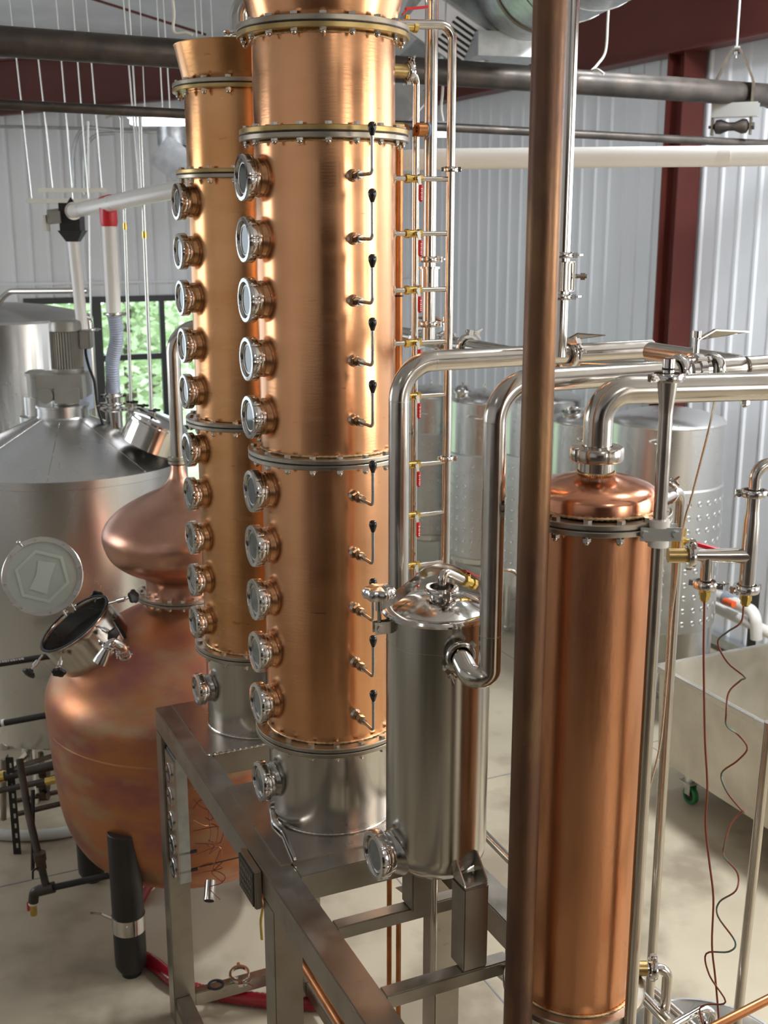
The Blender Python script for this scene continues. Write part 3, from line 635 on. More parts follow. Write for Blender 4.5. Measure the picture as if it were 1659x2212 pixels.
mb = MB(); mb.tube([ps+Vector((.30, -.95, 0)).normalized()*.02, pb+UP*0, Vector((PB0.x, PB0.y, zlow+.0)), PB0+UP*zp, pend+UP*zp], .0305, 32, bend=.10, seg=14); obj('pipe_run', mb, 'steel_pipe', t)
mb = MB(); mb.cyl(ps-Vector((.30, -.95, 0)).normalized()*.02, ps+Vector((.30, -.95, 0)).normalized()*.024, .031, 28); obj('port_stub', mb, 'steel_pipe', t)
clamp(t, ps+Vector((.30, -.95, 0)).normalized()*.026, Vector((.30, -.95, 0)), .032, (-.8, -.2, -.75))
for q, d in ((PB0+UP*(zp-.1), UP), (PB0+UP*(zlow+.12), UP)):
    mb = MB(); mb.ring(q, d, .0309, .029, .0025, 32); obj('weld_seam', mb, 'steel', t)
clamp(t, pend+UP*zp, DB, .034, (-.4, -.8, -.3), w=.024)
# butterfly valve between pipe and header
def butterfly(parent, c, d, r, hdir, L=.14, stem=.06):
    mb = MB(); c = Vector(c); d = Vector(d).normalized()
    mb.lathe([(r*.95, -.035), (r*1.25, -.030), (r*1.3, -.012), (r*1.5, -.010), (r*1.5, .010), (r*1.3, .012), (r*1.25, .030), (r*.95, .035)], c, d, 32)
    for k in range(4):
        a = PI/4+k*PI/2; x, y, z = basis(d); o_ = (x*math.cos(a)+y*math.sin(a))*(r*1.45); mb.cyl(c+o_-d*.022, c+o_+d*.022, .006, 10); mb.prism(c+o_+d*.018, d, .010, .008, 6)
    v = obj('butterfly_valve', mb, 'steel_polished', parent)
    mb = MB(); s0 = c+UP*(r*1.3); mb.cyl(s0, s0+UP*stem, .009, 12); mb.cyl(s0+UP*(stem-.012), s0+UP*(stem+.006), .014, 12); obj('valve_stem', mb, 'steel_polished', v)
    mb = MB(); h = Vector(hdir).normalized(); sd = h.cross(UP).normalized(); b = s0+UP*(stem-.02)
    mb.poly([b-sd*.010, b+h*.05-sd*.009+UP*.028, b+h*L-sd*.006+UP*.022, b+h*L+sd*.006+UP*.022, b+h*.05+sd*.009+UP*.028, b+sd*.010], .004, UP); obj('lever', mb, 'steel_pipe', v)
    return v
butterfly(t, pend+DB*.055+UP*zp, DB, .032, (1, .12, 0), L=.15)
clamp(t, pend+DB*.115+UP*zp, DB, .034, (.3, -.9, -.3), w=.024)
# ---- headers behind
def hp(px, py, b): return atb(px, py, b)
hb = 2.34
H0, H1 = hp(885, 742, hb), hp(1262, 775, hb); hz = (H0.z+H1.z)/2; H0.z = H1.z = hz
t = thing('header_pipe', 'stainless header pipe with clamps running behind the sampling manifold toward the tanks', 'pipe', (H0.x, H0.y, hz-.04))
H2 = at(1262, 772, H1.y); HE = at(1700, 812, H1.y-.35)
mb = MB(); mb.tube([H0+DA*.4, H1, H1+(H0-H1).normalized()*0+Vector((0, 0, 0))+(HE-H1)*.001, HE], .034, 28, bend=.02); obj('pipe_run', mb, 'steel_pipe', t)
for px in (905, 1010): 
    c = hp(px, 740, hb); c.z = hz; clamp(t, c, DA, .038, (.2, 0, 1), w=.03)
c = hp(962, 740, hb); c.z = hz; butterfly(t, c, DA, .034, (-1, .15, 0), .14)
c = H1+(HE-H1)*.35; clamp(t, c, HE-H1, .037, (0, -.4, 1), w=.028)
c = hp(1185, 765, hb); c.z = hz; clamp(t, c, DA, .040, (.6, -.4, -.5), w=.03); c2 = hp(1215, 765, hb); c2.z = hz; butterfly(t, c2, DA, .034, (1, -.05, 0), .15)
mb = MB(); tq = H1+(HE-H1)*.62; mb.cyl(tq, tq+Vector((.0, -.05, -.08)), .012, 14); obj('drain_stub', mb, 'steel_pipe', t)
# joining pipe from header to the right valve
jp = pend+DB*.13+UP*zp
t = pipe('tee_pipe', 'stainless pipe leaving the right butterfly valve and joining the header', [jp, jp+DB*.12, jp+DB*.12+DA*.45, ], .0305, bend=.06)
mb = MB(); mb.tube([jp+DB*.10, jp+DB*.60], .0305, 28); obj('branch_pipe', mb, 'steel_pipe', t)
# ================================================================ sampling manifold beside the big column
t = thing('valve_manifold', 'ladder of thin stainless pipes with brass valves and red levers beside the big column', 'manifold', AB(3.67, 1.94, 1.6))
ztop = zy(60, 4.2)
pm = AB(3.67, 1.94)
pL = AB(3.67, 1.70)
mb = MB(); mb.tube([pL-DB*.02+UP*zy(52, 4.05), pm+UP*ztop, pm+UP*1.2], .0155, 20, bend=.05); obj('riser_pipe', mb, 'steel_pipe', t)
mb = MB(); mb.cyl(pm+UP*(ztop-.30), pm+UP*(ztop-.28), .001, 4)
for y in (366, 990): clamp(t, pm+UP*zy(y, 4.15), UP, .019, (1, .1, 0), w=.018)
rung0 = None
for y in (383, 505, 630, 747, 866, 1017, 1129, 1240):
    z = zy(y, 3.98); M = Matrix.Translation(pL+UP*z) @ MAB
    if rung0 is None:
        mb = MB(); mb.cyl((.0, 0, 0), (.235, 0, 0), .0085, 14); rung0 = obj('rung_pipe', mb, 'steel_pipe', t, M=M)
        X = Vector((1, 0, 0)); mb = MB(); mb.prism((.075, 0, 0), X, .0155, .014, 8); mb.cyl((.075, 0, 0), (.125, 0, 0), .0125, 14); mb.prism((.122, 0, 0), X, .0155, .014, 8); mb.cyl((.10, 0, 0), (.10, -.022, 0), .007, 10)
        bv = obj('ball_valve', mb, 'brass', rung0, M=M)
        mb = MB(); mb.poly([(.097, -.026, .008), (.112, -.026, .008), (.116, -.026, -.028), (.108, -.026, -.028)], .003, (0, 1, 0)); mb.prism((.105, -.028, 0), (0, 1, 0), .008, .006, 6); obj('lever', mb, 'zinc', rung0, M=M)
        mb = MB(); mb.lathe([(.0005, 0), (.007, .002), (.0075, .010), (.0075, .050), (.005, .056), (.0005, .057)], (.112, -.028, -.020), (0, 0, -1), 12); obj('lever_grip', mb, 'red_paint', rung0, M=M)
        mb = MB()
        for k, w in enumerate((.006, .003, .006, .004, .006, .005)): mb.box((.112, -.0360, -.034-k*.0068), (w, .0006, .004))
        obj('grip_lettering', mb, 'white_mark', rung0, M=M)
        mb = MB(); mb.ring((.018, 0, 0), X, .022, .008, .014, 24, .002); mb.box((.018, -.004, -.03), (.012, .012, .02)); mb.box((.018, -.004, .03), (.012, .012, .018)); obj('rung_clamp', mb, 'steel_polished', rung0, M=M)
    else: dup(rung0, M, t)
# brass valve at the top of the manifold
q = pL+DB*.045+UP*zy(54, 4.05); mb = MB(); mb.prism(q, DB, .019, .014, 8); mb.cyl(q, q+DB*.06, .015, 14); mb.prism(q+DB*.055, DB, .019, .014, 8); mb.cyl(q+DB*.028, q+DB*.028+UP*.035, .008, 10); bv = obj('ball_valve', mb, 'brass', t)
mb = MB(); mb.box(q+DB*.06+UP*.058, (.08, .012, .008), dirs=((DB+UP*.15).normalized(), DA, (UP-DB*.15).normalized())); mb.box(q+DB*.02+UP*.045, (.03, .010, .004), dirs=((DB+UP*.9).normalized(), DA, (UP-DB*.9).normalized())); obj('lever', mb, 'red_paint', bv)
clamp(t, pL-DB*.0+UP*zy(50, 4.05), DB, .019, (0, 0, 1), w=.018)
# other risers
p1 = AB(3.75, 1.846); z1 = zy(152, 4.2); nb2 = C1+DB*(R1+.065)
t = pipe('riser_pipe', 'thin stainless riser starting at the clamped bronze nozzle on the big column', [nb2+UP*za*0+UP*zy(148, 4.0), Vector((p1.x, p1.y, zy(148, 4.0)))+DB*.0, p1+UP*1.0], .0125, bend=.035)
clamp(t, nb2+UP*zy(148, 4.0)+DB*.012, DB, .024, (0, -.2, 1), w=.02)
p2 = AB(3.85, 1.953); u0 = zy(40, 4.31)
t = pipe('vapour_return_pipe', 'tall stainless pipe with a swan bend above the manifold, thickest pipe of the group', [AB(3.80, 1.72)+UP*(u0-.02), AB(3.80, 1.72)+UP*(u0+.13), p2+UP*(u0+.13), p2+UP*zy(735, 4.31)], .0235, bend=.085, seg=14)
for y in (560, 700): clamp(t, p2+UP*zy(y, 4.31), UP, .026, (1, -.4, 0), w=.022)
mb = MB(); mb.cyl(p2+UP*zy(625, 4.31), p2+UP*zy(578, 4.31), .034, 24)
for y in (578, 625): mb.ring(p2+UP*zy(y, 4.31), UP, .040, .02, .008, 24)
obj('inline_sight_cell', mb, 'steel_polished', t)
p3 = AB(3.97, 1.885); zc3 = zy(275, 4.0)
t = pipe('copper_water_pipe', 'dark copper water pipe dropping behind the right edge of the big column', [C1+DB*(R1+.06)+UP*zc3, Vector((p3.x, p3.y, zc3)), p3+UP*zy(830, 4.4)], .0165, 'copper_pipe', bend=.03)
mb = MB(); q = Vector((p3.x, p3.y, zc3)); mb.ball(q+DB*.012, .028); mb.ring(C1+DB*(R1+.12)+UP*zc3, DB, .023, .01, .03, 20); obj('elbow_fitting', mb, 'copper_pipe', t)
mb = MB(); mb.ring(C1+DB*(R1+.145)+UP*zc3, DB, .0245, .02, .008, 20); obj('blue_band', mb, 'blue_paint', t)
for z in (3.45, 3.1):
    mb = MB(); mb.ring(p3+UP*z, UP, .0185, .016, .006, 16); obj('cable_tie', mb, 'gasket', t)
# ================================================================ brown post and bright pipe behind it
XP = .366
t = thing('support_post', 'tall mottled brown bronze coloured round post in front of everything', 'post', (XP, 2.74, 0))
mb = MB(); mb.cyl((XP, 2.74, 0), (XP, 2.74, 5.9), .0385, 48); obj('post_tube', mb, 'bronze_post', t)
mb = MB(); mb.lathe([(.0385, 0), (.075, 0), (.075, .01), (.0385, .012)], (XP, 2.74, .0), UP, 32); obj('floor_collar', mb, 'bronze_post', t)
xb = (1228-829.5)/FPX*3.42
t = thing('riser_pipe', 'bright polished stainless pipe standing just right of and behind the brown post', 'pipe', (xb, 3.62, 3.0))
zz = [zy(y, 3.62) for y in (552, 566, 627, 640, 770)]
mb = MB(); mb.cyl((xb, 3.62, zz[4]), (xb, 3.62, 5.9), .0235, 32); obj('pipe_run', mb, 'steel_polished', t)
for y in (551, 641): clamp(t, (xb, 3.62, zy(y, 3.62)), UP, .026, (1, -.3, 0), w=.018)
mb = MB(); mb.cyl((xb, 3.62, zz[2]), (xb, 3.62, zz[1]), .036, 32); mb.ring((xb, 3.62, zz[1]), UP, .040, .02, .005, 32); mb.ring((xb, 3.62, zz[2]), UP, .040, .02, .005, 32)
for k in range(6): a = k*PI/3+.4; mb.cyl((xb+.042*math.cos(a), 3.62+.042*math.sin(a), zz[2]), (xb+.042*math.cos(a), 3.62+.042*math.sin(a), zz[1]), .004, 8)
mb.cyl((xb, 3.62, (zz[1]+zz[2])/2), (xb+.075, 3.60, (zz[1]+zz[2])/2), .007, 10); mb.prism((xb+.062, 3.604, (zz[1]+zz[2])/2), (1, -.2, 0), .012, .014, 6); obj('check_valve', mb, 'steel_pipe', t)
# ================================================================ copper condenser on the right
C3 = Vector((.548, 2.93, 0)); R3 = .164; RF3 = .199
zf = zy(1150, C3.y-RF3); zbot = zy(2196, C3.y-R3); znk = zy(1020, C3.y)
t = thing('copper_condenser', 'tall copper condenser with domed top standing right of the brown post', 'condenser', (C3.x, C3.y, .35))
shell(t, C3, [(R3, zbot), (R3, zf-.02)], 'copper_condenser')
zw = zf+.022
rn_ = .046
hd = znk-zw
shell(t, C3, [(R3, zw), (R3, zw+hd*.33), (R3*.985, zw+hd*.46), (R3*.95, zw+hd*.54), (R3*.88, zw+hd*.635), (R3*.78, zw+hd*.715), (R3*.66, zw+hd*.79), (R3*.54, zw+hd*.86), (R3*.44, zw+hd*.905), (R3*.35, zw+hd*.94), (rn_+.003, zw+hd*.97), (rn_-.002, zw+hd)], 'copper_dome', 'copper_dome')
weld(t, C3, zw+.002, R3); weld(t, C3, znk, rn_, 'neck_weld'); weld(t, C3, zbot+.002, R3+.003)
flange(t, C3, zf, R3, RF3, 'steel_flange', 'steel_flange', 14, .014, phase=.18)
mb = MB(); mb.ring((C3.x, C3.y, zbot-.012), UP, RF3+.004, R3-.01, .022, 64, .003); obj('base_ring', mb, 'steel_flange', t)
mb = MB(); mb.lathe([(.045, znk), (.045, znk+.04)], (C3.x, C3.y, 0), UP, 36); obj('neck_ferrule', mb, 'steel_pipe', t)
zn = znk+.050
mb = MB(); mb.notched([(.046, zn-.020), (.066, zn-.018), (.069, zn-.014), (.069, zn+.014), (.066, zn+.018), (.040, zn+.020)], C3, UP, 5, .06, .90, .05, 120, .1); obj('union_nut', mb, 'steel_pipe', t)
mb = MB()
for k in range(3):
    a = k*2*PI/3+.5; mb.cyl(C3+Vector((.15*math.cos(a), .15*math.sin(a), 0)), C3+Vector((.15*math.cos(a), .15*math.sin(a), zbot-.02)), .02, 16)
mb.lathe([(.001, .70), (R3*.6, .72), (R3*.93, .78), (R3*.96, zbot-.02)], (C3.x, C3.y, 0), UP, 48); obj('lower_section', mb, 'steel_vessel', t)
# the elbow above it
zpc = zy(843, C3.y); DP = Vector((.985, .173, 0))
t = thing('vapour_elbow_pipe', 'wide stainless elbow rising from the domed condenser and leaving to the right', 'pipe', (C3.x, C3.y, zn))
mb = MB(); mb.tube([C3+UP*(zn+.0), C3+UP*zpc, C3+DP*1.1+UP*zpc], .0375, 40, bend=.155, seg=18); obj('pipe_run', mb, 'steel_pipe', t)
mb = MB(); mb.ring(C3+DP*.155+UP*zpc, DP, .0379, .036, .0025, 40); obj('weld_seam', mb, 'steel', t)
mb = MB(); q = C3+DP*.40+UP*(zpc-.040); mb.prism(q, UP, .012, .012, 6); mb.ball(q-UP*.008, .008, n=10, m=6); obj('drain_plug', mb, 'steel_polished', t)
# ================================================================ stand pipe with reducer and clamp
SX, SY = .678, 2.76
SP = Vector((SX, SY, 0))
t = thing('stand_pipe', 'stainless stand pipe with a funnel top and clamp cap in front of the condenser', 'pipe', (SX, SY, 0))
z0, z1, z2, z3 = zy(895, SY), zy(824, SY), zy(806, SY), zy(775, SY)
mb = MB(); mb.lathe([(.0165, .02), (.0165, z0), (.0175, z0+.02), (.0235, z1-.01), (.0245, z1), (.0002, z1+.002)], SP, UP, 32); obj('pipe_run', mb, 'steel_pipe', t)
clamp(t, SP+UP*((z1+z2)/2), UP, .027, (-.95, -.3, 0), w=.02)
mb = MB(); mb.cyl(SP+UP*z2, SP+UP*z3, .0145, 28); obj('cap', mb, 'steel_polished', t)
mb = MB(); mb.cyl(SP+UP*(z2+.008), SP+UP*(z2+.013), .0152, 28); obj('seal_ring', mb, 'gasket', t)
zc4 = zy(1150, SY); mb = MB()
for s_ in (-1, 1): mb.box(SP+Vector((.0, s_*.02, zc4)), (.10, .004, .034))
mb.cyl(SP+Vector((-.038, -.028, zc4)), SP+Vector((-.038, .028, zc4)), .005, 10); mb.cyl(SP+Vector((.038, -.028, zc4)), SP+Vector((.038, .028, zc4)), .005, 10)
for x in (-.038, .038): mb.prism(SP+Vector((x, -.026, zc4)), (0, 1, 0), .010, .007, 6)
mb.box((SP+Vector((-.075, .055, zc4))), (.07, .05, .03), dirs=(Vector((.8, -.6, 0)), Vector((.6, .8, 0)), UP)); obj('pipe_bracket', mb, 'zinc', t)
for h in (.024, -.026):
    mb = MB(); mb.ring(SP+UP*(zc4+h), UP, .0255, .0165, .018, 28); obj('white_bushing', mb, 'pvc_white', t)
# thin return pipe with brass valve beside it
RX, RY = .885, 3.36
zr = zy(1058, RY)
t = thing('return_pipe', 'thin stainless pipe with an elbow and brass red-levered valve right of the stand pipe', 'pipe', (RX, RY, 0))
mb = MB(); mb.tube([C3+Vector((.12, .12, zr)), Vector((RX, RY, zr)), Vector((RX, RY, 0))], .0155, 20, bend=.045); obj('pipe_run', mb, 'steel_pipe', t)
clamp(t, Vector((RX-.05, RY-.045, zr)), Vector((RX, RY, 0))-Vector((C3.x+.12, C3.y+.12, 0)), .024, (0, .1, 1), w=.018)
zv = zy(1170, RY); q = Vector((RX, RY-.0, zv)); mb = MB(); mb.prism(q+UP*.03, UP, .024, .02, 8); mb.cyl(q-UP*.03, q+UP*.03, .020, 16); mb.prism(q-UP*.03, UP, .024, .02, 8); mb.cyl(q, q+Vector((.035, -.01, .0)), .010, 12); bv = obj('brass_valve', mb, 'brass', t)
mb = MB(); d = Vector((.9, -.1, -.25)).normalized(); mb.box(q+Vector((.04, -.012, .0))+d*.055, (.10, .022, .010), dirs=(d, Vector((.1, .99, 0)).normalized(), d.cross(Vector((.1, .99, 0))).normalized())); obj('red_lever', mb, 'red_paint', bv)
# ================================================================ tee assembly at the right edge
TX, TY = at(1622, 1150, 2.9).x, 2.9
TP = Vector((TX, TY, 0)); t = thing('tee_assembly', 'stainless tee pipework with clamps, swan bend and hanging probe leads at the right edge', 'pipe assembly', (TX, TY, zy(1270, TY)))
za1, za2, za3, za4, za5 = [zy(y, TY) for y in (1268, 1200, 1135, 1090, 1065)]
mb = MB(); mb.lathe([(.0205, za1), (.0205, za3+.01), (.0175, za4-.02), (.0175, za4+.02), (.0145, za4+.022), (.0145, za5)], TP, UP, 28); obj('vertical_pipe', mb, 'steel_pipe', t)
clamp(t, TP+UP*(za1-.004), UP, .025, (-.9, -.3, 0), w=.02); clamp(t, TP+UP*za5, UP, .025, (-1, .1, 0), w=.018)
zz = za2+.0; x0 = at(1465, 1195, TY).x
mb = MB(); mb.lathe([(.0150, 0), (.0150, TX-x0-.14), (.0205, TX-x0-.03), (.0205, TX-x0)], (x0, TY, zz), (1, 0, 0), 24); obj('side_pipe', mb, 'steel_pipe', t)
mb = MB(); mb.cyl((at(1443, 1195, TY).x, TY, zz), (x0+.03, TY, zz), .019, 24); obj('bronze_nozzle', mb, 'brass_flange', t)
clamp(t, (at(1492, 1195, TY).x, TY, zz), (1, 0, 0), .025, (0, -.3, 1), w=.018)
x1 = at(1526, 1230, TY).x; mb = MB(); mb.cyl((x1, TY, zz), (x1, TY, za1+.008), .0155, 24); obj('drop_pipe', mb, 'steel_pipe', t)
clamp(t, (x1, TY, za1+.008), UP, .025, (.9, -.4, 0), w=.018)
for x, zq in ((x1, za1), (TX, za1-.012)):
    mb = MB(); mb.prism((x, TY, zq-.018), UP, .016, .012, 6); mb.prism((x, TY, zq-.030), UP, .013, .010, 6); mb.cyl((x, TY, zq-.04), (x, TY, zq), .009, 12); obj('brass_gland', mb, 'brass', t)
mb = MB(); mb.tube([TP+UP*za5, TP+UP*(za5+.075), TP+Vector((.30, .05, za5+.075))], .0155, 22, bend=.05); obj('swan_bend', mb, 'steel_pipe', t)
W1 = [Vector((x1, TY, za1-.03))]+[at(px, py, TY) for px, py in ((1520, 1400), (1521, 1500), (1523, 1600), (1528, 1700), (1524, 1780), (1532, 1860), (1541, 1940), (1538, 2040), (1545, 2110), (1552, 2190), (1553, 2215))]
mb = MB(); mb.tube(smooth_pts(W1, 5), .0030, 8); tag(obj('probe_lead', mb, 'wire_brown'), 'nearly straight reddish brown probe lead hanging from the tee assembly', 'cable', 'probe leads')
W2_ = [Vector((TX, TY, za1-.042))]+[at(px, py, TY-.0) for px, py in ((1612, 1315), (1597, 1340), (1567, 1362), (1556, 1395), (1571, 1430), (1603, 1455), (1604, 1475), (1577, 1500), (1563, 1535), (1571, 1570), (1600, 1595), (1610, 1610), (1590, 1640), (1564, 1680), (1570, 1710), (1600, 1745), (1608, 1760), (1580, 1785), (1558, 1820), (1567, 1855), (1598, 1895), (1585, 1915), (1553, 1945), (1556, 1990), (1586, 2030), (1570, 2047), (1530, 2070), (1534, 2110), (1562, 2152), (1530, 2175), (1515, 2190), (1518, 2215))]
W2_ = [p+Vector((0, .025*math.sin(i*1.9), 0)) for i, p in enumerate(W2_)]
mb = MB(); mb.tube(smooth_pts(W2_, 5), .0026, 8); tag(obj('probe_lead', mb, 'wire_mixed'), 'coiled springy probe lead curling down at the right edge', 'cable', 'probe leads')
# ================================================================ copper pot still
PC = Vector((-1.052, 5.8, 0))
t = thing('pot_still', 'squat patinated copper pot still with onion head and open glass manway', 'pot still', (PC.x, PC.y, 0))
def shell2(prof, m, name): mb = MB(); mb.lathe(smooth_prof(prof), PC, UP, 120); return obj(name, mb, m, t)
def smooth_prof(pr, k=5):
    P = [Vector((r, z, 0)) for r, z in pr]; return [(max(.0005, p.x), p.y) for p in smooth_pts(P, k)]
shell2([(.001, .33), (.25, .34), (.45, .385), (.58, .46), (.655, .58), (.695, .72), (.715, .90), (.735, 1.18)], 'copper_patina', 'pot_body')
mb = MB(); mb.lathe([(.735, 1.175), (.7375, 1.18), (.7375, 1.19), (.735, 1.195)], PC, UP, 120); obj('body_seam', mb, 'copper_patina', t)
shell2([(.735, 1.19), (.740, 1.30), (.722, 1.38), (.67, 1.46), (.58, 1.545), (.48, 1.625), (.36, 1.70), (.26, 1.755), (.205, 1.79), (.190, 1.825)], 'copper_patina', 'pot_shoulder')
flange(t, PC, 1.838, .19, .243, nb=20, t=.014)
shell2([(.192, 1.85), (.190, 1.88), (.194, 1.92), (.217, 1.95), (.30, 1.99), (.37, 2.05), (.402, 2.14), (.392, 2.20), (.35, 2.255), (.285, 2.305), (.19, 2.357), (.10, 2.40), (.058, 2.44), (.042, 2.48), (.036, 2.52)], 'copper_onion', 'onion_head')
mb = MB(); mb.ring(PC+UP*2.535, UP, .05, .02, .016, 32, .002); mb.ring(PC+UP*2.555, UP, .05, .02, .016, 32, .002); obj('neck_ferrule', mb, 'steel_flange', t)
zt_ = zy(706, PC.y)
sw = PC+Vector((.0, 0, 0)); mb = MB(); mb.tube([PC+UP*2.54, PC+UP*zt_+Vector((0, 0, -.0)), PC+Vector((.55, .1, zt_))], .0345, 24, bend=.13, seg=12); obj('swan_neck_pipe', mb, 'steel_pipe', t)
# legs
lg = None
for (x, y) in ((-1.288, 5.175), (-1.70, 6.05), (-.44, 6.05)):
    o_ = Vector((x, y, 0)); ztop_ = .80
    mb = MB(); mb.lathe([(.001, .03), (.062, .03), (.078, .06), (.080, .10), (.080, ztop_)], o_, UP, 32); 
    mb.lathe([(.080, ztop_), (.076, ztop_+.004), (.001, ztop_+.004)], o_, UP, 32)
    mb.cyl(o_+UP*.0, o_+UP*.035, .05, 20)
    l = obj('leg', mb, 'black_paint', t)
    if lg is None:
        lg = l; mb = MB(); mb.ring(o_+UP*.30, UP, .0835, .079, .085, 40); mb.ball(o_+Vector((.01, -.084, .32)), .006, n=8, m=6); obj('leg_band', mb, 'steel_polished', l)
mb = MB(); q = at(222, 1975, 5.25); mb.cyl(q, at(195, 1972, 5.22), .006, 8); mb.cyl(Vector((-1.31, 5.17, q.z)), q, .010, 10); obj('leg_lever', mb, 'steel_pipe', lg)
mb = MB(); q = at(108, 1503, PC.y-.0); q = at(112, 1508, 5.7); mb.cyl(q, q+Vector((.09, .02, 0)), .048, 4); obj('side_nozzle', mb, 'copper_pipe', t)
# manway collar and lid
n1 = Vector((-.50, -.24, .83)).normalized()
mc = at(161, 1347, 5.55); RM = .202
mb = MB(); mb.lathe([(RM-.004, -.02), (RM, .0), (RM+.004, .004), (RM+.006, 0), (RM+.002, -.01), (RM+.0005, -.03), (RM, -.26)], mc, n1, 72)
mb.lathe([(RM-.004, -.02), (RM-.005, -.26)], mc, n1, 72); col = obj('manway_collar', mb, 'steel_pipe', t)
mb = MB(); mb.ring(mc+n1*.004, n1, RM+.001, RM-.010, .006, 72); obj('seal_ring', mb, 'gasket', col)
mb = MB(); mb.lathe([(.001, -.095), (RM-.007, -.095)], mc, n1, 48); obj('interior_shade', mb, 'gasket', col)  # black disc puts the shade inside the manway into colour
mb = MB(); mb.lathe([(RM-.006, -.02), (RM-.007, -.095)], mc, n1, 72); obj('inner_wall', mb, 'steel', col)
lc_ = at(92, 1245, 5.38); n2 = Vector((.10, -.93, .36)).normalized(); RL = .194
mb = MB(); mb.ring(lc_, n2, RL, RL-.026, .016, 80, .003); ld = obj('manway_lid', mb, 'steel', t)
mb = MB(); mb.lathe([(.0002, -.004), (RL-.026, -.004), (RL-.026, .004), (.0002, .004)], lc_, n2, 64); obj('lid_glass', mb, 'glass_manway', ld)
x_, y_, _ = basis(n2)
mb = MB(); hx = [(x_*math.cos(PI/6+.25+k*PI/3)+y_*math.sin(PI/6+.25+k*PI/3)) for k in range(6)]
for k in range(6):
    a, b = hx[k], hx[(k+1) % 6]; o1 = lc_+n2*.006
    mb.add([o1+a*.135, o1+b*.135, o1+b*.118, o1+a*.118], [(0, 1, 2, 3)])
mb.add([lc_+n2*.006+v for v in (hx[0]*.09, hx[1]*.08, hx[2]*.03, hx[3]*.085, hx[4]*.09, hx[5]*.04)], [tuple(range(6))]); obj('etched_emblem', mb, 'glass_etch', ld)
for k in range(8):
    a = k*PI/4+.2; mb = MB(); mb.prism(lc_+n2*.010+(x_*math.cos(a)+y_*math.sin(a))*(RL-.013), n2, .006, .005, 6); obj('lid_screw', mb, 'steel_pipe', ld)
e_ = at(40, 1172, 5.36); mb = MB(); mb.cyl(at(48, 1180, 5.37), e_, .006, 10); mb.ball(e_, .011, n=12, m=8); obj('lid_pin', mb, 'steel_polished', ld)
mb = MB(); mb.cyl(at(138, 1326, 5.40), at(163, 1306, 5.45), .008, 10); mb.box(at(150, 1316, 5.42), (.05, .02, .03)); mb.cyl(at(134, 1316, 5.39), at(143, 1330, 5.40), .006, 8); mb.cyl(at(153, 1304, 5.41), at(162, 1318, 5.42), .006, 8); obj('lid_hinge', mb, 'steel_pipe', ld)
def knob_bolt(p, q, parent):
    """clamp bolt: rod from p to q ending in a lobed black hand knob"""
    p, q = Vector(p), Vector(q); d = (q-p).normalized(); mb = MB(); mb.cyl(p, q, .0055, 10); mb.cyl(p+(q-p)*.4, p+(q-p)*.75, .012, 12); b = obj('clamp_bolt', mb, 'steel_polished', parent)
    mb = MB(); x, y, z = basis(d); n = 40; vs = []
    for rr, h in ((.0005, -.004), (.012, -.004), (.014, .006), (.030, .008), (.034, .014), (.032, .024), (.018, .030), (.0005, .031)):
        for i in range(n):
            a = 2*PI*i/n; r_ = rr*(1+(.10*math.cos(5*a) if rr > .02 else 0)); vs.append(q+x*(r_*math.cos(a))+y*(r_*math.sin(a))+z*h)
    mb.add(vs, [(j*n+i, j*n+(i+1) % n, (j+1)*n+(i+1) % n, (j+1)*n+i) for j in range(7) for i in range(n)]); obj('hand_knob', mb, 'black_rubber', b)
knob_bolt(at(236, 1303, 5.50), at(283, 1290, 5.44), col); knob_bolt(at(92, 1415, 5.40), at(67, 1448, 5.34), col); knob_bolt(at(133, 1418, 5.36), at(128, 1446, 5.30), col)
knob_bolt(at(212, 1353, 5.42), at(240, 1368, 5.36), col); knob_bolt(at(205, 1302, 5.70), at(208, 1292, 5.76), col)
mb = MB(); mb.box(at(262, 1368, 5.52), (.030, .02, .16), dirs=(Vector((.9, 0, .43)), Vector((0, 1, 0)), Vector((-.43, 0, .9)))); obj('hinge_arm', mb, 'black_paint', col, bevel=.003)
# pressure valve cluster on the shoulder
s0 = at(272, 1422, 5.20); s1 = at(262, 1398, 5.12); s2 = at(240, 1395, 5.05); s3 = at(218, 1425, 5.02)
mb = MB(); mb.tube([s0, at(266, 1398, 5.1), at(243, 1385, 5.05), at(228, 1402, 5.03)], .020, 20, bend=.04); obj('relief_valve_pipe', mb, 'steel_polished', t)
mb = MB(); d = (s3-at(232, 1398, 5.03)).normalized(); mb.lathe([(.020, 0), (.021, .015), (.030, .06), (.033, .085), (.030, .086), (.022, .03)], at(233, 1397, 5.03), d, 28); obj('relief_outlet', mb, 'steel_polished', t)
clamp(t, at(262, 1402, 5.12), s0-s1, .022, (-1, 0, -.3), w=.02); clamp(t, at(233, 1397, 5.03), d, .023, (-.7, 0, .6), w=.016); clamp(t, at(270, 1416, 5.17), s0-s1, .022, (-1, .2, -.4), w=.02)
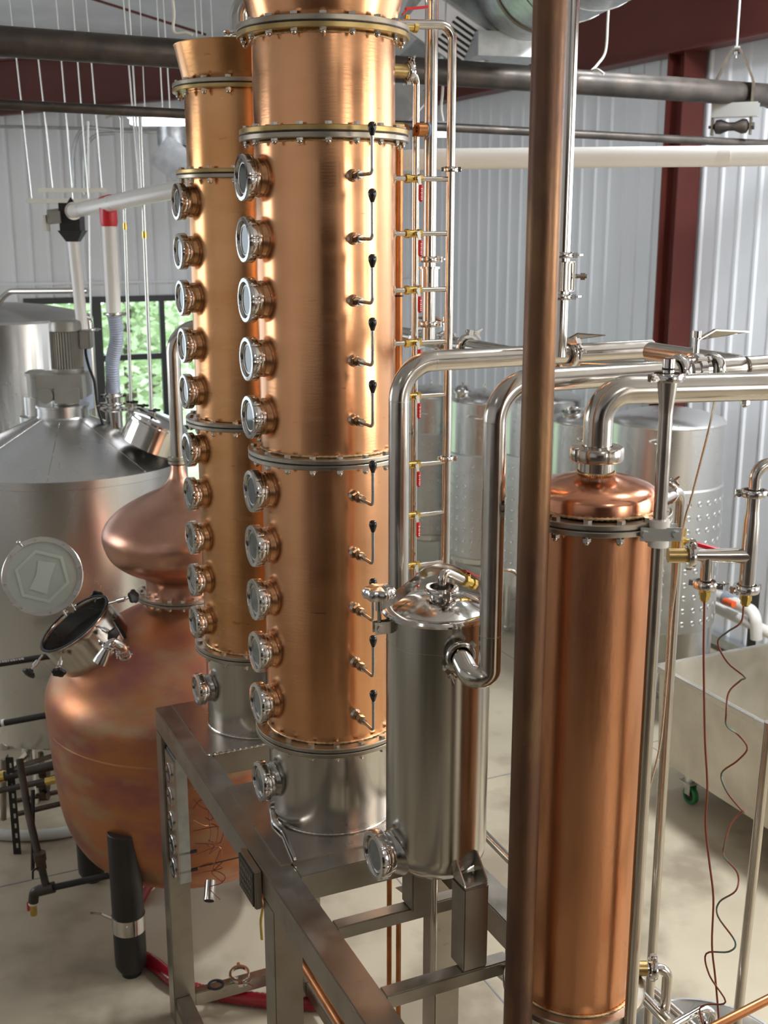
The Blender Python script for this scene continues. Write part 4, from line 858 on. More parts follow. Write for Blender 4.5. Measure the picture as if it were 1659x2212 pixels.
# ================================================================ mash tun behind the still
MC = Vector((-2.13, 7.62, 0)); RMT = .80
zr_ = zy(1043, MC.y-RMT); zbt = .46
t = thing('mash_tun', 'large stainless mash tun with conical lid and motor on top, behind the pot still', 'mash tun', (MC.x, MC.y, 0))
zap = zy(893, MC.y)
mb = MB(); mb.lathe([(RMT*.97, zbt-.02), (RMT, zbt), (RMT, zr_-.05)], MC, UP, 120); mb.lathe([(.001, zbt-.02), (RMT*.97, zbt-.02)], MC, UP, 60); obj('tank_shell', mb, 'steel_tank', t)
mb = MB(); mb.lathe([(RMT, zr_-.055), (RMT+.012, zr_-.05), (RMT+.012, zr_+.0), (RMT+.002, zr_+.006), (.17, zap-.02), (.165, zap-.01)], MC, UP, 120); obj('cone_lid', mb, 'steel_tank', t)
for k in range(8):
    a = -PI/2+.12+k*PI/4; d = Vector((math.cos(a), math.sin(a), 0)); s_ = d.cross(UP); p = MC+d*.17+UP*(zap-.019); q = MC+d*(RMT)+UP*(zr_+.006); mb = MB(); mb.tube([p, q], .0035, 6); obj('lid_seam', mb, 'steel', t)
mb = MB(); mb.tube([MC+Vector((.32*math.sin(.2), -RMT*1.001, 0))*1+UP*(zbt+.05)-Vector((0, -.03, 0)), MC+Vector((.06, -RMT*1.001+.03, zr_-.08))], .003, 6); obj('shell_seam', mb, 'steel', t)
for k in range(4):
    a = PI/4+k*PI/2+.5; c = MC+Vector((.68*math.cos(a), .68*math.sin(a), 0)); mb = MB(); mb.cyl(c, c+UP*zbt, .045, 16); obj('leg', mb, 'steel_tank', t)
mb = MB(); mb.lathe([(.165, zap-.03), (.165, zap+.045), (.175, zap+.048), (.175, zap+.062), (.001, zap+.066)], MC, UP, 48); obj('agitator_flange', mb, 'steel_tank', t)
zg = zap+.066; mo = MC+Vector((.02, 0, 0))
mb = MB(); mb.lathe([(.085, zg), (.085, zg+.03), (.13, zg+.04), (.13, zg+.045)], mo, UP, 32); mb.box(mo+UP*(zg+.125), (.30, .26, .16)); gb = obj('gearbox', mb, 'cream_enamel', t, bevel=.02)
mb = MB(); mb.cyl(mo+Vector((-.09, -.12, zg+.07)), mo+Vector((-.09, -.15, zg+.07)), .05, 20); mb.box(mo+Vector((.05, -.135, zg+.07)), (.16, .02, .10)); obj('gearbox_cover', mb, 'cream_enamel', gb)
zm = zg+.205; mm = mo+Vector((.03, 0, 0))
mb = MB(); n = 72; vs = []
prof = [(.10, zm), (.105, zm+.01), (.105, zm+.03), (.092, zm+.035), (.092, zm+.27), (.105, zm+.275), (.105, zm+.31), (.098, zm+.335), (.07, zm+.345), (.0005, zm+.347)]
for j, (r, h) in enumerate(prof):
    for i in range(n):
        a = 2*PI*i/n; rr = r*(1.13 if (j in (3, 4) and i % 2) else 1); vs.append(mm+Vector((rr*math.cos(a), rr*math.sin(a), h)))
mb.add(vs, [(j*n+i, j*n+(i+1) % n, (j+1)*n+(i+1) % n, (j+1)*n+i) for j in range(len(prof)-1) for i in range(n)]); mt = obj('motor', mb, 'cream_enamel', t)
mb = MB(); mb.box(mm+Vector((.135, -.01, zm+.22)), (.07, .10, .12)); obj('terminal_box', mb, 'cream_enamel', mt, bevel=.008)
q = mm+Vector((.13, -.02, zm+.16)); mb = MB(); mb.tube(smooth_pts([q, q+Vector((0, 0, -.04)), q+Vector((.02, -.02, -.12)), q+Vector((.05, -.02, -.22)), q+Vector((.06, -.02, -.38)), q+Vector((.10, -.03, -.52)), q+Vector((.13, -.04, -.58))], 6), .009, 10); obj('motor_cable', mb, 'black_rubber', mt)
# second, smaller drive behind the motor
t2 = thing('agitator_drive', 'small cream geared motor standing behind the big motor on the left tank', 'motor', (-2.62, 8.35, 2.0))
b_ = at(82, 850, 8.3); mb = MB(); mb.cyl(b_+UP*-.02, b_+UP*.13, .075, 24); mb.lathe([(.085, .13), (.085, .15), (.05, .17), (.001, .172)], b_, UP, 24); obj('motor', mb, 'cream_enamel', t2)
mb = MB(); mb.cyl(b_+UP*-.18, b_+UP*-.02, .10, 24); mb.lathe([(.14, -.20), (.14, -.16), (.10, -.15)], b_, UP, 24); mb.cyl(b_+UP*-.46, b_+UP*-.18, .045, 16); obj('drive_base', mb, 'steel_tank', t2)
# round manway with black hand wheels on the cone
cd_ = Vector((.80, .25, 0)).normalized(); q = at(338, 925, 7.35)
nn = Vector((.42, .0, .9)).normalized()
mb = MB(); mb.lathe([(.19, -.12), (.19, .02), (.205, .025), (.205, .04), (.19, .045), (.19, .06), (.15, .075), (.001, .085)], q, nn, 48); mh = obj('manway_hatch', mb, 'steel_polished', t)
for k, (px, py) in enumerate(((286, 872), (309, 880), (334, 890))):
    w0 = at(px, py, 7.3+.08*(k % 2)); mb = MB(); mb.cyl(w0-UP*.12, w0, .006, 8); w = obj('hatch_bolt', mb, 'steel_pipe', mh)
    mb = MB(); mb.cyl(w0, w0+UP*.01, .012, 10); mb.box(w0+UP*.012, (.075, .018, .014)); mb.box(w0+UP*.012, (.018, .075, .014)); obj('hand_knob', mb, 'black_rubber', w, bevel=.003)
# grain inlet with clamps on the cone
gi = at(246, 890, 7.65); mb = MB(); mb.cyl(gi-UP*.10, gi+UP*.02, .055, 24); mb.lathe([(.055, 0), (.045, .05), (.05, .09), (.05, .16)], gi, UP, 24); g_ = obj('grain_inlet', mb, 'steel_polished', t)
clamp(t, gi+UP*.02, UP, .055, (1, -.2, 0), w=.022); clamp(t, gi+UP*.11, UP, .048, (1, .2, 0), w=.02); clamp(t, gi+UP*.055, UP, .048, (-1, -.2, 0), w=.02)
# ================================================================ second big tank at the left edge
TC = Vector((-3.27, 10.0, 0)); RT = .76; zs = zy(688, TC.y)
t = thing('fermentation_tank', 'tall stainless tank with shallow domed top at the left edge behind the mash tun', 'tank', (TC.x, TC.y, 0))
mb = MB(); mb.lathe([(RT, .3), (RT, zs)], TC, UP, 96); mb.lathe([(.001, .28), (RT, .3)], TC, UP, 48); obj('tank_shell', mb, 'steel_tank', t)
mb = MB(); mb.lathe([(RT, zs), (RT*.985, zs+.02), (RT*.8, zs+.06), (RT*.5, zs+.105), (RT*.2, zs+.13), (.001, zs+.135)], TC, UP, 96); obj('tank_dome', mb, 'steel_jacket', t)
mb = MB(); mb.tube([at(-6, 660, 9.75), at(8, 640, 9.75), at(22, 629, 9.75), at(190, 628, 9.5)], .024, 16, bend=.06); obj('spray_pipe', mb, 'steel_pipe', t)
for k in range(4):
    a = PI/4+k*PI/2; c = TC+Vector((.6*math.cos(a), .6*math.sin(a), 0)); mb = MB(); mb.cyl(c, c+UP*.31, .04, 14); obj('leg', mb, 'steel_tank', t)
q0 = at(200, 690, 9.0); mb = MB(); mb.tube([at(170, 686, 9.1), at(192, 690, 9.1), Vector((at(197, 700, 9.1).x, 9.1, .1))], .03, 16, bend=.08); obj('down_pipe', mb, 'steel_pipe', t)
clamp(t, at(195, 712, 9.1), UP, .033, (1, 0, 0))
# ================================================================ row of jacketed tanks on the right
def dimples(mb, C, r, z0, z1, nrow, a0, a1, nc):
    for j in range(nrow):
        z = z0+(z1-z0)*(j+.5)/nrow
        for i in range(nc):
            a = a0+(a1-a0)*(i+.5)/nc; d = Vector((math.cos(a), math.sin(a), 0))
            mb.lathe([(.021, -.001), (.017, .0035), (.010, -.001), (.0008, -.001)], C+d*r+UP*z, d, 10)
TK = [(1442, 8.45, .415, 928, 1062, 1372, 'nearest stainless jacketed tank standing behind the steel bin', 40, .30),
      (1286, 9.45, .355, 922, 1040, 1350, 'stainless jacketed tank with open round top port behind the condenser elbow', 32, .26),
      (1172, 10.35, .34, 872, 990, 1240, 'stainless jacketed tank seen just left of the brown post', 30, .2),
      (1046, 11.15, .33, 873, 985, 1215, 'stainless jacketed tank with closed round lid seen between the two risers', 30, .2),
      (930, 12.1, .36, 862, 937, 1160, 'furthest stainless jacketed tank behind the valve ladder', 28, .2)]
for k, (px, Y, r, ys, yj0, yj1, lab, nc, hh) in enumerate(TK):
    c = at(px, ys, Y); zs = zy(ys, Y-r); C = Vector((c.x, Y, 0)); zj0 = zy(yj0, Y-r); zj1 = max(.55, zy(yj1, Y-r))
    t = thing('jacketed_tank', lab, 'tank', (C.x, C.y, 0), 'row of jacketed tanks along the right wall')
    mb = MB(); mb.lathe([(.001, .42), (r*.5, .43), (r, .50), (r, zs)], C, UP, 84); obj('tank_shell', mb, 'steel_tank', t)
    mb = MB(); mb.lathe([(r, zs-.01), (r+.003, zs), (r*.97, zs+.020), (r*.7, zs+.058), (r*.4, zs+.085), (r*.12, zs+.098), (.001, zs+.10)], C, UP, 84); obj('tank_dome', mb, 'steel_tank', t)
    mb = MB(); mb.lathe([(r, zj0), (r+.012, zj0-.012), (r+.012, zj1+.012), (r, zj1)], C, UP, 84); jk = obj('cooling_jacket', mb, 'steel_jacket', t)
    mb = MB(); nr = max(6, int((zj0-zj1)/.105)); dimples(mb, C, r+.0125, zj1+.03, zj0-.05, nr, -PI*.98, -PI*.02, int(PI*r/.085)); d = obj('dimple_welds', mb, 'steel_jacket', jk); d['kind'] = 'stuff'
    for j in range(3):
        a = -PI/2+.6+j*2*PI/3; q = C+Vector((r*.8*math.cos(a), r*.8*math.sin(a), 0)); mb = MB(); mb.cyl(q+UP*.04, q+UP*.52, .025, 14); mb.cyl(q, q+UP*.05, .035, 14); obj('leg', mb, 'steel_tank', t)
    if k in (1, 3):
        q = at(1236 if k == 1 else 1000, 892 if k == 1 else 845, Y-.10); q.z -= .0; mb = MB()
        mb.lathe([(.075, -.10), (.075, 0), (.086, .004), (.086, .02), (.070, .024), (.066, .015), (.066, -.06)], q, Vector((-.1, -.25, 1)).normalized(), 36)
        mp = obj('top_port', mb, 'steel_polished', t)
        mb = MB()
        if k == 1: mb.disc(q-UP*.01, Vector((-.1, -.25, 1)).normalized(), .067, 30); obj('port_opening', mb, 'black_paint', mp)
        else: mb.lathe([(.088, .02), (.08, .035), (.04, .055), (.012, .058), (.012, .085), (.001, .087)], q, Vector((-.1, -.25, 1)).normalized(), 30); obj('port_lid', mb, 'steel_polished', mp)
    mb = MB(); e0 = at(px-35, ys+28, Y-r*1.0); e1_ = at(px-5, ys+32, Y-r*1.02); mb.tube([e0+Vector((0, .06, 0)), e0+Vector((0, -.03, 0)), e1_+Vector((0, -.03, 0)), e1_+Vector((0, .06, 0))], .006, 8, bend=.02); obj('grab_handle', mb, 'steel_polished', t)
    mb = MB(); q = C+UP*(zs+.10); mb.ring(q+UP*.02, Vector((1, .3, 0)), .03, .02, .008, 20); obj('lifting_eye', mb, 'steel_pipe', t)
# white plumbing on the right wall
t = thing('white_plumbing', 'white plastic pipework with grey union and red handle low on the right wall', 'pipework', at(1600, 1330, 8.2))
Yp = 8.6
mb = MB(); mb.tube([at(1500, 1275, 9.2), at(1560, 1290, 8.8), at(1632, 1322, 8.3), at(1634, 1380, 8.3)], .045, 20, bend=.09); obj('upper_pipe', mb, 'pvc_white', t)
mb = MB(); mb.tube([at(1500, 1290, 9.3), at(1700, 1385, 8.1)], .045, 20); obj('lower_pipe', mb, 'pvc_white', t)
mb = MB(); mb.cyl(at(1568, 1292, 8.75), at(1592, 1300, 8.62), .058, 24); obj('grey_union', mb, 'pvc_grey', t)
mb = MB(); mb.tube([at(1566, 1298, 8.65), at(1586, 1306, 8.5)], .026, 10); obj('red_handle', mb, 'orange_handle', t)
mb = MB(); q = at(1626, 1345, 8.5); mb.box(q, (.06, .04, .55)); obj('pipe_strut', mb, 'black_paint', t)
# ================================================================ steel bin on casters
t = thing('steel_bin', 'open rectangular stainless bin on green casters at the right edge', 'bin', AB(5.2, 5.2, 0))
a1_, b0_, a0_, b1_, zT, zB, wt = 5.74, 4.635, 4.05, 6.0, .90, .24, .004
def slopbox():
    mb = MB(); T_ = [AB(a0_, b0_, zT), AB(a0_, b1_, zT), AB(a1_, b1_, zT), AB(a1_, b0_, zT)]; ins = .05
    Bt = [AB(a0_+ins, b0_+ins*.4, zB), AB(a0_+ins, b1_-ins, zB), AB(a1_-ins*.4, b1_-ins, zB), AB(a1_-ins*.4, b0_+ins*.4, zB)]
    c = (T_[0]+T_[2])/2; T2 = [p+(Vector((c.x, c.y, p.z))-p).normalized()*.006 for p in T_]; B2 = [p+(Vector((c.x, c.y, p.z))-p).normalized()*.006+UP*.006 for p in Bt]
    mb.add(T_+Bt+T2+B2, [(k, (k+1) % 4, 4+(k+1) % 4, 4+k) for k in range(4)]+[(8+k, 8+(k+1) % 4, 12+(k+1) % 4, 12+k) for k in range(4)]+[(4, 5, 6, 7), (12, 13, 14, 15)]+[(k, (k+1) % 4, 8+(k+1) % 4, 8+k) for k in range(4)])
    return mb
obj('bin_body', slopbox(), 'steel_bin', t)
mb = MB()
for (p, q) in ((AB(a0_, b0_, zT-.02), AB(a1_, b0_, zT-.02)), (AB(a1_, b0_, zT-.02), AB(a1_, b1_, zT-.02)), (AB(a1_, b1_, zT-.02), AB(a0_, b1_, zT-.02)), (AB(a0_, b1_, zT-.02), AB(a0_, b0_, zT-.02))):
    d = (q-p).normalized(); o_ = d.cross(UP); sgn = 1 if o_.dot((p+q)/2-AB(4.9, 5.3, zT)) > 0 else -1; mb.box((p+q)/2+o_*(sgn*.016), ((q-p).length+.03, .034, .042), dirs=(d, o_, UP))
obj('rim', mb, 'steel', t, bevel=.004)
mb = MB(); rn = random.Random(9)
for r_ in range(7):
    a = 4.86
    while a > 4.50:
        w = rn.uniform(.02, .07); 
        if rn.random() < .75: mb.box(AB(a-w/2, b0_+.0055+.022*(zT-(.70-r_*.035))/.66-.003, .70-r_*.035), (.002, w, .022), dirs=(DB, DA, UP))
        a -= w+.012
p_ = obj('etched_print', mb, 'etched_print', t); p_['kind'] = 'stuff'
for (a, b) in ((5.50, 4.75), (4.25, 4.75), (5.50, 5.85), (4.25, 5.85)):
    c = AB(a, b, 0); mb = MB(); mb.cyl(c+UP*.15, c+UP*.25, .032, 16); mb.box(c+UP*.152, (.10, .11, .008), dirs=(DB, DA, UP))
    for s_ in (-1, 1): mb.box(c+DB*(.028*s_)+UP*.11-DA*.01, (.004, .05, .085), dirs=(DB, DA, UP))
    k_ = obj('caster', mb, 'zinc', t); mb = MB(); mb.ring(c-DA*.015+UP*.0625, DB, .0625, .040, .036, 32, .004); obj('green_tyre', mb, 'green_wheel', k_)
    mb = MB(); mb.cyl(c-DA*.015-DB*.016+UP*.0625, c-DA*.015+DB*.016+UP*.0625, .041, 24); obj('wheel_core', mb, 'black_paint', k_)
# ================================================================ overhead pipes
def line_b(px0, y0, Y0, px1, y1):       # a level pipe along B through the first point
    p = at(px0, y0, Y0); return p
p = line_b(0, 82, 6.25, 0, 0); zS = (zy(82, 6.25)+zy(218, 8.6))/2; aS = p.dot(DA)
def LB(b, z): return AB(aS, b, z)
t = thing('sprinkler_main', 'thick dark steel pipe hung across under the ceiling', 'pipe', LB(1, zS))
mb = MB(); mb.cyl(LB(-3.5, zy(82, 6.25)+.02), LB(6.85, zy(222, 8.75)), .075, 36); obj('pipe_run', mb, 'black_iron', t)
t = thing('branch_line', 'thinner dark steel pipe below the thick overhead pipe', 'pipe', LB(1, zS-.3))
mb = MB(); mb.cyl(LB(-3.5, zy(215, 6.25)+.02), LB(6.85, zy(322, 8.75)), .026, 24); obj('pipe_run', mb, 'black_iron', t)
# clevis hanger with roller on the right
hp_ = at(1566, 205, 8.30); bH = hp_.dot(DB); fz = (zy(222, 8.75)-zy(82, 6.25)-.02)/10.35; zP = zy(82, 6.25)+.02+fz*(bH+3.5)
cH = AB(aS, bH, zP)
t = thing('clevis_hanger', 'steel strap hanger with roller and angle iron around the thick overhead pipe', 'pipe hanger', (cH.x, cH.y, cH.z-.25))
Sx = DA
def strap(pts, w, th, wd):
    mb = MB(); vs = []; P = [Vector(p) for p in pts]
    for i, p in enumerate(P):
        d = (P[min(i+1, len(P)-1)]-P[max(i-1, 0)]).normalized(); nn = d.cross(wd).normalized()
        for x, y in ((-1, -1), (1, -1), (1, 1), (-1, 1)): vs.append(p+wd*(w/2*x)+nn*(th/2*y))
    return mb.add(vs, [(i*4+k, i*4+(k+1) % 4, i*4+4+(k+1) % 4, i*4+4+k) for i in range(len(P)-1) for k in range(4)]+[(0, 1, 2, 3), tuple(range(len(vs)-4, len(vs)))])
Sx2 = (DA*.75-DB*.66).normalized(); hw = .125; wdv = Sx2.cross(UP).normalized()
P = [cH+Sx2*hw+UP*-.27, cH+Sx2*hw+UP*.06, cH+Sx2*(hw-.01)+UP*.09, cH+Sx2*.035+UP*.265, cH+Sx2*.02+UP*.275, cH-Sx2*.02+UP*.275, cH-Sx2*.035+UP*.265, cH-Sx2*(hw-.01)+UP*.09, cH-Sx2*hw+UP*.06, cH-Sx2*hw+UP*-.27]
obj('strap', strap(P, .065, .012, wdv), 'hanger_steel', t)
mb = MB(); mb.cyl(cH+UP*.22, cH+UP*1.4, .008, 10); mb.prism(cH+UP*.287, UP, .022, .014, 6); mb.prism(cH+UP*.25, UP, .022, .014, 6); obj('threaded_rod', mb, 'zinc', t)
mb = MB(); mb.lathe([(.008, -.12), (.045, -.10), (.048, -.07), (.028, -.02), (.028, .02), (.048, .07), (.045, .10), (.008, .12)], cH+UP*-.215, Sx2, 24); mb.cyl(cH+UP*-.215+Sx2*.15, cH+UP*-.215-Sx2*.15, .010, 12); mb.prism(cH+UP*-.215-Sx2*.14, Sx2, .026, .018, 6); obj('roller', mb, 'black_iron', t)
mb = MB(); c = cH+UP*-.11-Sx2*.02
mb.box(c+wdv*.05, (.30, .006, .09), dirs=(Sx2, wdv, UP)); mb.box(c-wdv*.05, (.30, .006, .09), dirs=(Sx2, wdv, UP)); mb.box(c-UP*.045, (.30, .10, .006), dirs=(Sx2, wdv, UP)); obj('channel_piece', mb, 'zinc', t)
# second strap further right that links both pipes
b2 = at(1632, 250, 8.5).dot(DB); z2_ = zy(82, 6.25)+.02+fz*(b2+3.5); c = AB(aS, b2, z2_)
t = thing('loop_hanger', 'galvanised loop over the thick pipe with a rod down to the thinner pipe', 'pipe hanger', c-UP*.4)
mb = MB(); x_, y_ = DA, UP; P = [c+DA*(.085*math.cos(a))+UP*(.085*math.sin(a)) for a in [(-.45+.1*k)*PI for k in range(20)]]
obj('loop_strap', strap(P, .03, .004, DB), 'zinc', t)
mb = MB(); zl_ = zy(215, 6.25)+.02+(zy(322, 8.75)-zy(215, 6.25)-.02)/10.35*(b2+3.5); mb.cyl(c-UP*.10, AB(aS, b2, zl_+.05), .007, 8); obj('link_rod', mb, 'zinc', t)
mb = MB(); mb.ring(AB(aS, b2, zl_), DB, .034, .027, .03, 20); obj('lower_loop', mb, 'zinc', t)
for k, (px, lab) in enumerate(((463, 'white plastic tie around the thick dark pipe left of the columns'), )):
    bq = at(px, 90, 6.9).dot(DB); q = AB(aS, bq, zy(82, 6.25)+.02+fz*(bq+3.5)); mb = MB(); mb.ring(q, DB, .079, .0755, .035, 28); tag(obj('pipe_tie', mb, 'off_white'), lab, 'tie')
# loose cables draped over the thick pipe
def cable(lab, pts, r=.008, m='off_white', group='loose white cables over the pipes'):
    mb = MB(); mb.tube(smooth_pts(pts, 6), r, 8); return tag(obj('cable', mb, m), lab, 'cable', group)
cable('white cable hanging from the ceiling to the thick pipe right of the brown post', [at(1316, -10, 7.6), at(1313, 40, 7.6), at(1308, 110, 7.6), at(1290, 140, 7.55), at(1278, 153, 7.5), at(1290, 150, 7.45), at(1305, 160, 7.42)])
cable('white cable hanging from the ceiling above the second copper column', [at(372, -10, 6.6), at(376, 30, 6.6), at(374, 60, 6.6), at(380, 72, 6.6), at(400, 70, 6.6), at(416, 76, 6.6)])
cable('white cable hanging between the two risers of the valve ladder', [at(957, 170, 7.4), at(956, 200, 7.4), at(953, 235, 7.4), at(957, 262, 7.4)])
# ================================================================ white auger pipe
AY = [(158, 456, 8.2), (235, 440, 7.5), (385, 408, 6.35), (640, 360, 5.7), (760, 347, 5.5), (900, 344, 5.5), (1700, 336, 5.65)]
t = thing('auger_pipe', 'long white plastic conveying pipe running across at mid height', 'pipe', at(640, 360, 5.8))
Pp = [at(*q) for q in AY]
mb = MB(); mb.tube([Pp[0], Pp[2], Pp[3]+Vector((.25, -.1, .0)), Pp[5], Pp[6]], .047, 32, bend=.5, seg=12); obj('pipe_run', mb, 'pvc_white', t)
c = at(1550, 338, 5.62); mb = MB(); mb.cyl(c-Vector((.045, 0, 0)), c+Vector((.045, 0, 0)), .0475, 32); obj('coupling', mb, 'pvc_white', t)
T1 = at(233, 441, 7.52); dA_ = (Pp[2]-Pp[0]).normalized()
mb = MB(); mb.cyl(T1-dA_*.065, T1+dA_*.065, .056, 28); mb.lathe([(.050, -.135), (.056, -.11), (.054, 0)], T1, UP, 28); obj('red_tee', mb, 'red_paint', t)
vb = at(246, 690, 8.0); mb = MB(); mb.cyl(T1-UP*.12, Vector((T1.x+.0, T1.y, zy(680, 7.52))), .046, 28); obj('drop_pipe', mb, 'pvc_white', t)
for f_ in (.45, .12):
    q = Pp[0].lerp(Pp[2], f_); mb = MB(); mb.ring(q, dA_, .0475, .044, .012, 24); obj('hanging_loop', mb, 'zinc', t)
t = thing('flexible_hose', 'ribbed grey flexible hose from the white drop pipe to the mash tun inlet', 'hose', gi)
Hh = smooth_pts([Vector((T1.x, T1.y, zy(676, 7.52))), Vector((T1.x+.005, 7.54, zy(730, 7.54))), at(243, 780, 7.58), at(244, 832, 7.62), Vector((gi.x, gi.y, gi.z+.14))], 22)
mb = MB(); mb.tube(Hh, .045, 24, rfun=lambda i: .047 if i % 2 else .042); obj('hose', mb, 'hose_grey', t)
clamp(t, Hh[1], UP, .040, (1, 0, 0), w=.02)
# grain drop box at the end of the auger
bx = at(156, 482, 8.28); t = thing('drop_box', 'black metal drop box with motor hanging at the far end of the white pipe', 'machine', bx-UP*.2)
mb = MB(); w = .085
mb.box(bx+UP*.04, (.14, .14, .19))
vs = [bx+Vector((sx*w, sy*.08, -.05)) for sx in (-1, 1) for sy in (-1, 1)]+[bx+Vector((sx*.04, sy*.04, -.125)) for sx in (-1, 1) for sy in (-1, 1)]
mb.add(vs, [(0, 1, 5, 4), (2, 3, 7, 6), (0, 2, 6, 4), (1, 3, 7, 5), (0, 1, 3, 2), (4, 5, 7, 6)]); mb.poly([bx+Vector((-.03, 0, .13)), bx+Vector((.03, 0, .13)), bx+Vector((0, 0, .175))], .01, (0, 1, 0)); obj('box_body', mb, 'black_paint', t)
mb = MB(); mb.cyl(bx+Vector((-.07, -.03, .05)), bx+Vector((-.15, -.05, .04)), .050, 24); mb.box(bx+Vector((-.10, -.08, .04)), (.09, .03, .08)); obj('motor', mb, 'cream_enamel', t)
mb = MB(); mb.box(bx+Vector((-.17, -.03, .0)), (.02, .10, .11)); obj('timber_block', mb, 'off_white', t)
mb = MB(); mb.ring(Pp[0], dA_, .060, .045, .02, 28); obj('pipe_collar', mb, 'steel_pipe', t)
mb = MB(); mb.cyl(bx-UP*.12, Vector((bx.x+.03, bx.y, zy(735, 8.28))), .040, 28); obj('drop_pipe', mb, 'pvc_white', t)
mb = MB(); mb.tube([Vector((bx.x+.03, bx.y, zy(730, 8.28))), at(186, 800, 8.3), at(190, 880, 8.35)], .045, 20, bend=.1, rfun=lambda i: .045); obj('hose', mb, 'hose_grey', t)
# trapeze bars
for k, (xa, xb_, y, Y, lab) in enumerate(((83, 232, 411, 9.4, 'upper of the two short white hanging bars above the drop box'), (57, 196, 434, 8.9, 'lower of the two short white hanging bars beside the drop box'))):
    mb = MB(); a, b = at(xa, y, Y), at(xb_, y, Y); mb.box((a+b)/2, ((b-a).length, .04, .034)); tag(obj('hanging_bar', mb, 'off_white', bevel=.003), lab, 'bar')
# hanger wires from the ceiling
def wire(px0, px1, y1, Y, lab, r=.006, m='zinc', group='thin hanger wires under the ceiling'):
    a = at(px1, y1, Y); top = Vector((a.x+(px0-px1)/FPX*Y, Y, 0)); top.z = CE(top.dot(DA))-.02; mb = MB(); mb.cyl(a, top, r, 8); return tag(obj('hanger_wire', mb, m), lab, 'wire', group)
ords = ['leftmost', 'second', 'third', 'fourth', 'fifth', 'sixth', 'seventh', 'eighth', 'ninth', 'tenth', 'eleventh', 'twelfth', 'thirteenth']
for k, (x0, x1, y1, Y) in enumerate(((47, 70, 430, 8.9), (92, 115, 409, 9.4), (148, 160, 450, 9.4), (180, 192, 430, 8.9), (207, 221, 409, 9.4), (278, 302, 424, 7.4), (296, 304, 424, 7.3), (349, 352, 245, 9.8), (362, 368, 245, 9.8), (422, 425, 80, 9.5), (435, 437, 75, 9.6), (457, 459, 80, 9.9))):
    wire(x0, x1, y1, Y, f'thin grey hanger wire, {ords[k]} from the left under the ceiling')
for k, (x0, x1, y1, Y, lab) in enumerate(((963, 962, 60, 8.2, 'thin hanger wire just right of the swan bend above the manifold'), (1250, 1250, -30, 9, ''), )):
    if lab: wire(x0, x1, y1, Y, lab)
# thin service drops in front of the window
for k, (px0, y0, px1, y1, Y, r, lab) in enumerate(((262, 240, 283, 872, 7.3, .010, 'grey service drop with small brass fitting ending at the first black hand knob'), (302, 240, 327, 885, 7.25, .012, 'grey service drop ending behind the last black hand knob'), (190, 262, 200, 905, 9.4, .008, 'faint grey service drop behind the drop box'))):
    t = thing('service_drop', lab, 'pipe', at(px1, y1, Y), 'thin service drops to the mash tun')
    a, b = at(px0, y0, Y), at(px1, y1, Y); mb = MB(); mb.tube([at(px0-34, y0+14, Y), a, b] if k == 0 else [a, b], r, 10, bend=.05); obj('drop_tube', mb, 'zinc', t)
    if k < 2: q = a.lerp(b, .38+.02*k); mb = MB(); mb.cyl(q-UP*.02, q+UP*.02, r*1.35, 12); obj('brass_joint', mb, 'brass', t)
# far horizontal conduits on the left wall
for k, (pts, lab) in enumerate((([(-20, 273, 13.0), (520, 285, 13.6)], 'thin grey conduit running level along the far wall'), ([(160, 405, 12.2), (158, 320, 12.2), (175, 272, 12.2), (262, 284, 12.4), (400, 286, 12.6)], 'bent grey conduit loop on the far wall behind the lamp'), ([(183, 420, 12.0), (181, 330, 12.0), (200, 290, 12.0), (245, 288, 12.1)], 'second bent grey conduit beside the loop on the far wall'))):
    mb = MB(); P = [at(*q) for q in pts]; mb.tube(P, .017, 10, bend=.25); tag(obj('conduit', mb, 'galvanised'), lab, 'conduit', 'conduits on the far wall')
# ================================================================ lamps
def lamp(lab, p, q, w=.26):
    p, q = Vector(p), Vector(q); t = thing('high_bay_lamp', lab, 'lamp', (p+q)/2); d = (q-p).normalized(); s_ = d.cross(UP).normalized()
    mb = MB(); L = (q-p).length; mb.poly([p-s_*w*.5, p-s_*w*.28+UP*.07, p+s_*w*.28+UP*.07, p+s_*w*.5], .01, d); 
    c = (p+q)/2; mb.add([c+d*(sx*L/2)+s_*a+UP*b for sx in (-1, 1) for a, b in ((-w*.5, .0), (-w*.25, .075), (w*.25, .075), (w*.5, .0))], [(0, 1, 5, 4), (1, 2, 6, 5), (2, 3, 7, 6), (0, 1, 2, 3), (4, 5, 6, 7)]); obj('housing', mb, 'lamp_body', t)
    mb = MB(); mb.box(c-UP*.012, (L*.97, w*.7, .07), dirs=(d, s_, UP)); obj('diffuser', mb, 'lamp_glow', t)
    for sx in (-.4, .4):
        e = c+d*(sx*L); mb = MB(); mb.cyl(e+UP*.07, Vector((e.x, e.y, CE(e.dot(DA))-.02)), .004, 6); obj('hanging_cord', mb, 'zinc', t)
a = at(280, 257, 10.0); lamp('glowing strip lamp in front of the far wall, left of the copper columns', a, a+Vector((1.3, .0, 0)))
a = at(930, 283, 11.0); lamp('small glowing lamp visible between the risers of the valve ladder', a, a+Vector((.20, .0, 0)))
# small plastic looking metal box behind the second column: wall blower
b_ = at(378, 345, 11.0); t = thing('duct_register', 'tilted galvanised box hanging left of the second copper column', 'duct', b_)
mb = MB(); mb.box(b_, (.30, .3, .30), dirs=((Vector((1, 0, -.75))).normalized(), Vector((0, 1, 0)), (Vector((.75, 0, 1))).normalized())); obj('register_box', mb, 'galvanised', t, bevel=.004)
mb = MB(); mb.cyl(b_+UP*.12, b_+UP*.34, .15, 24); obj('duct_stub', mb, 'galvanised', t)
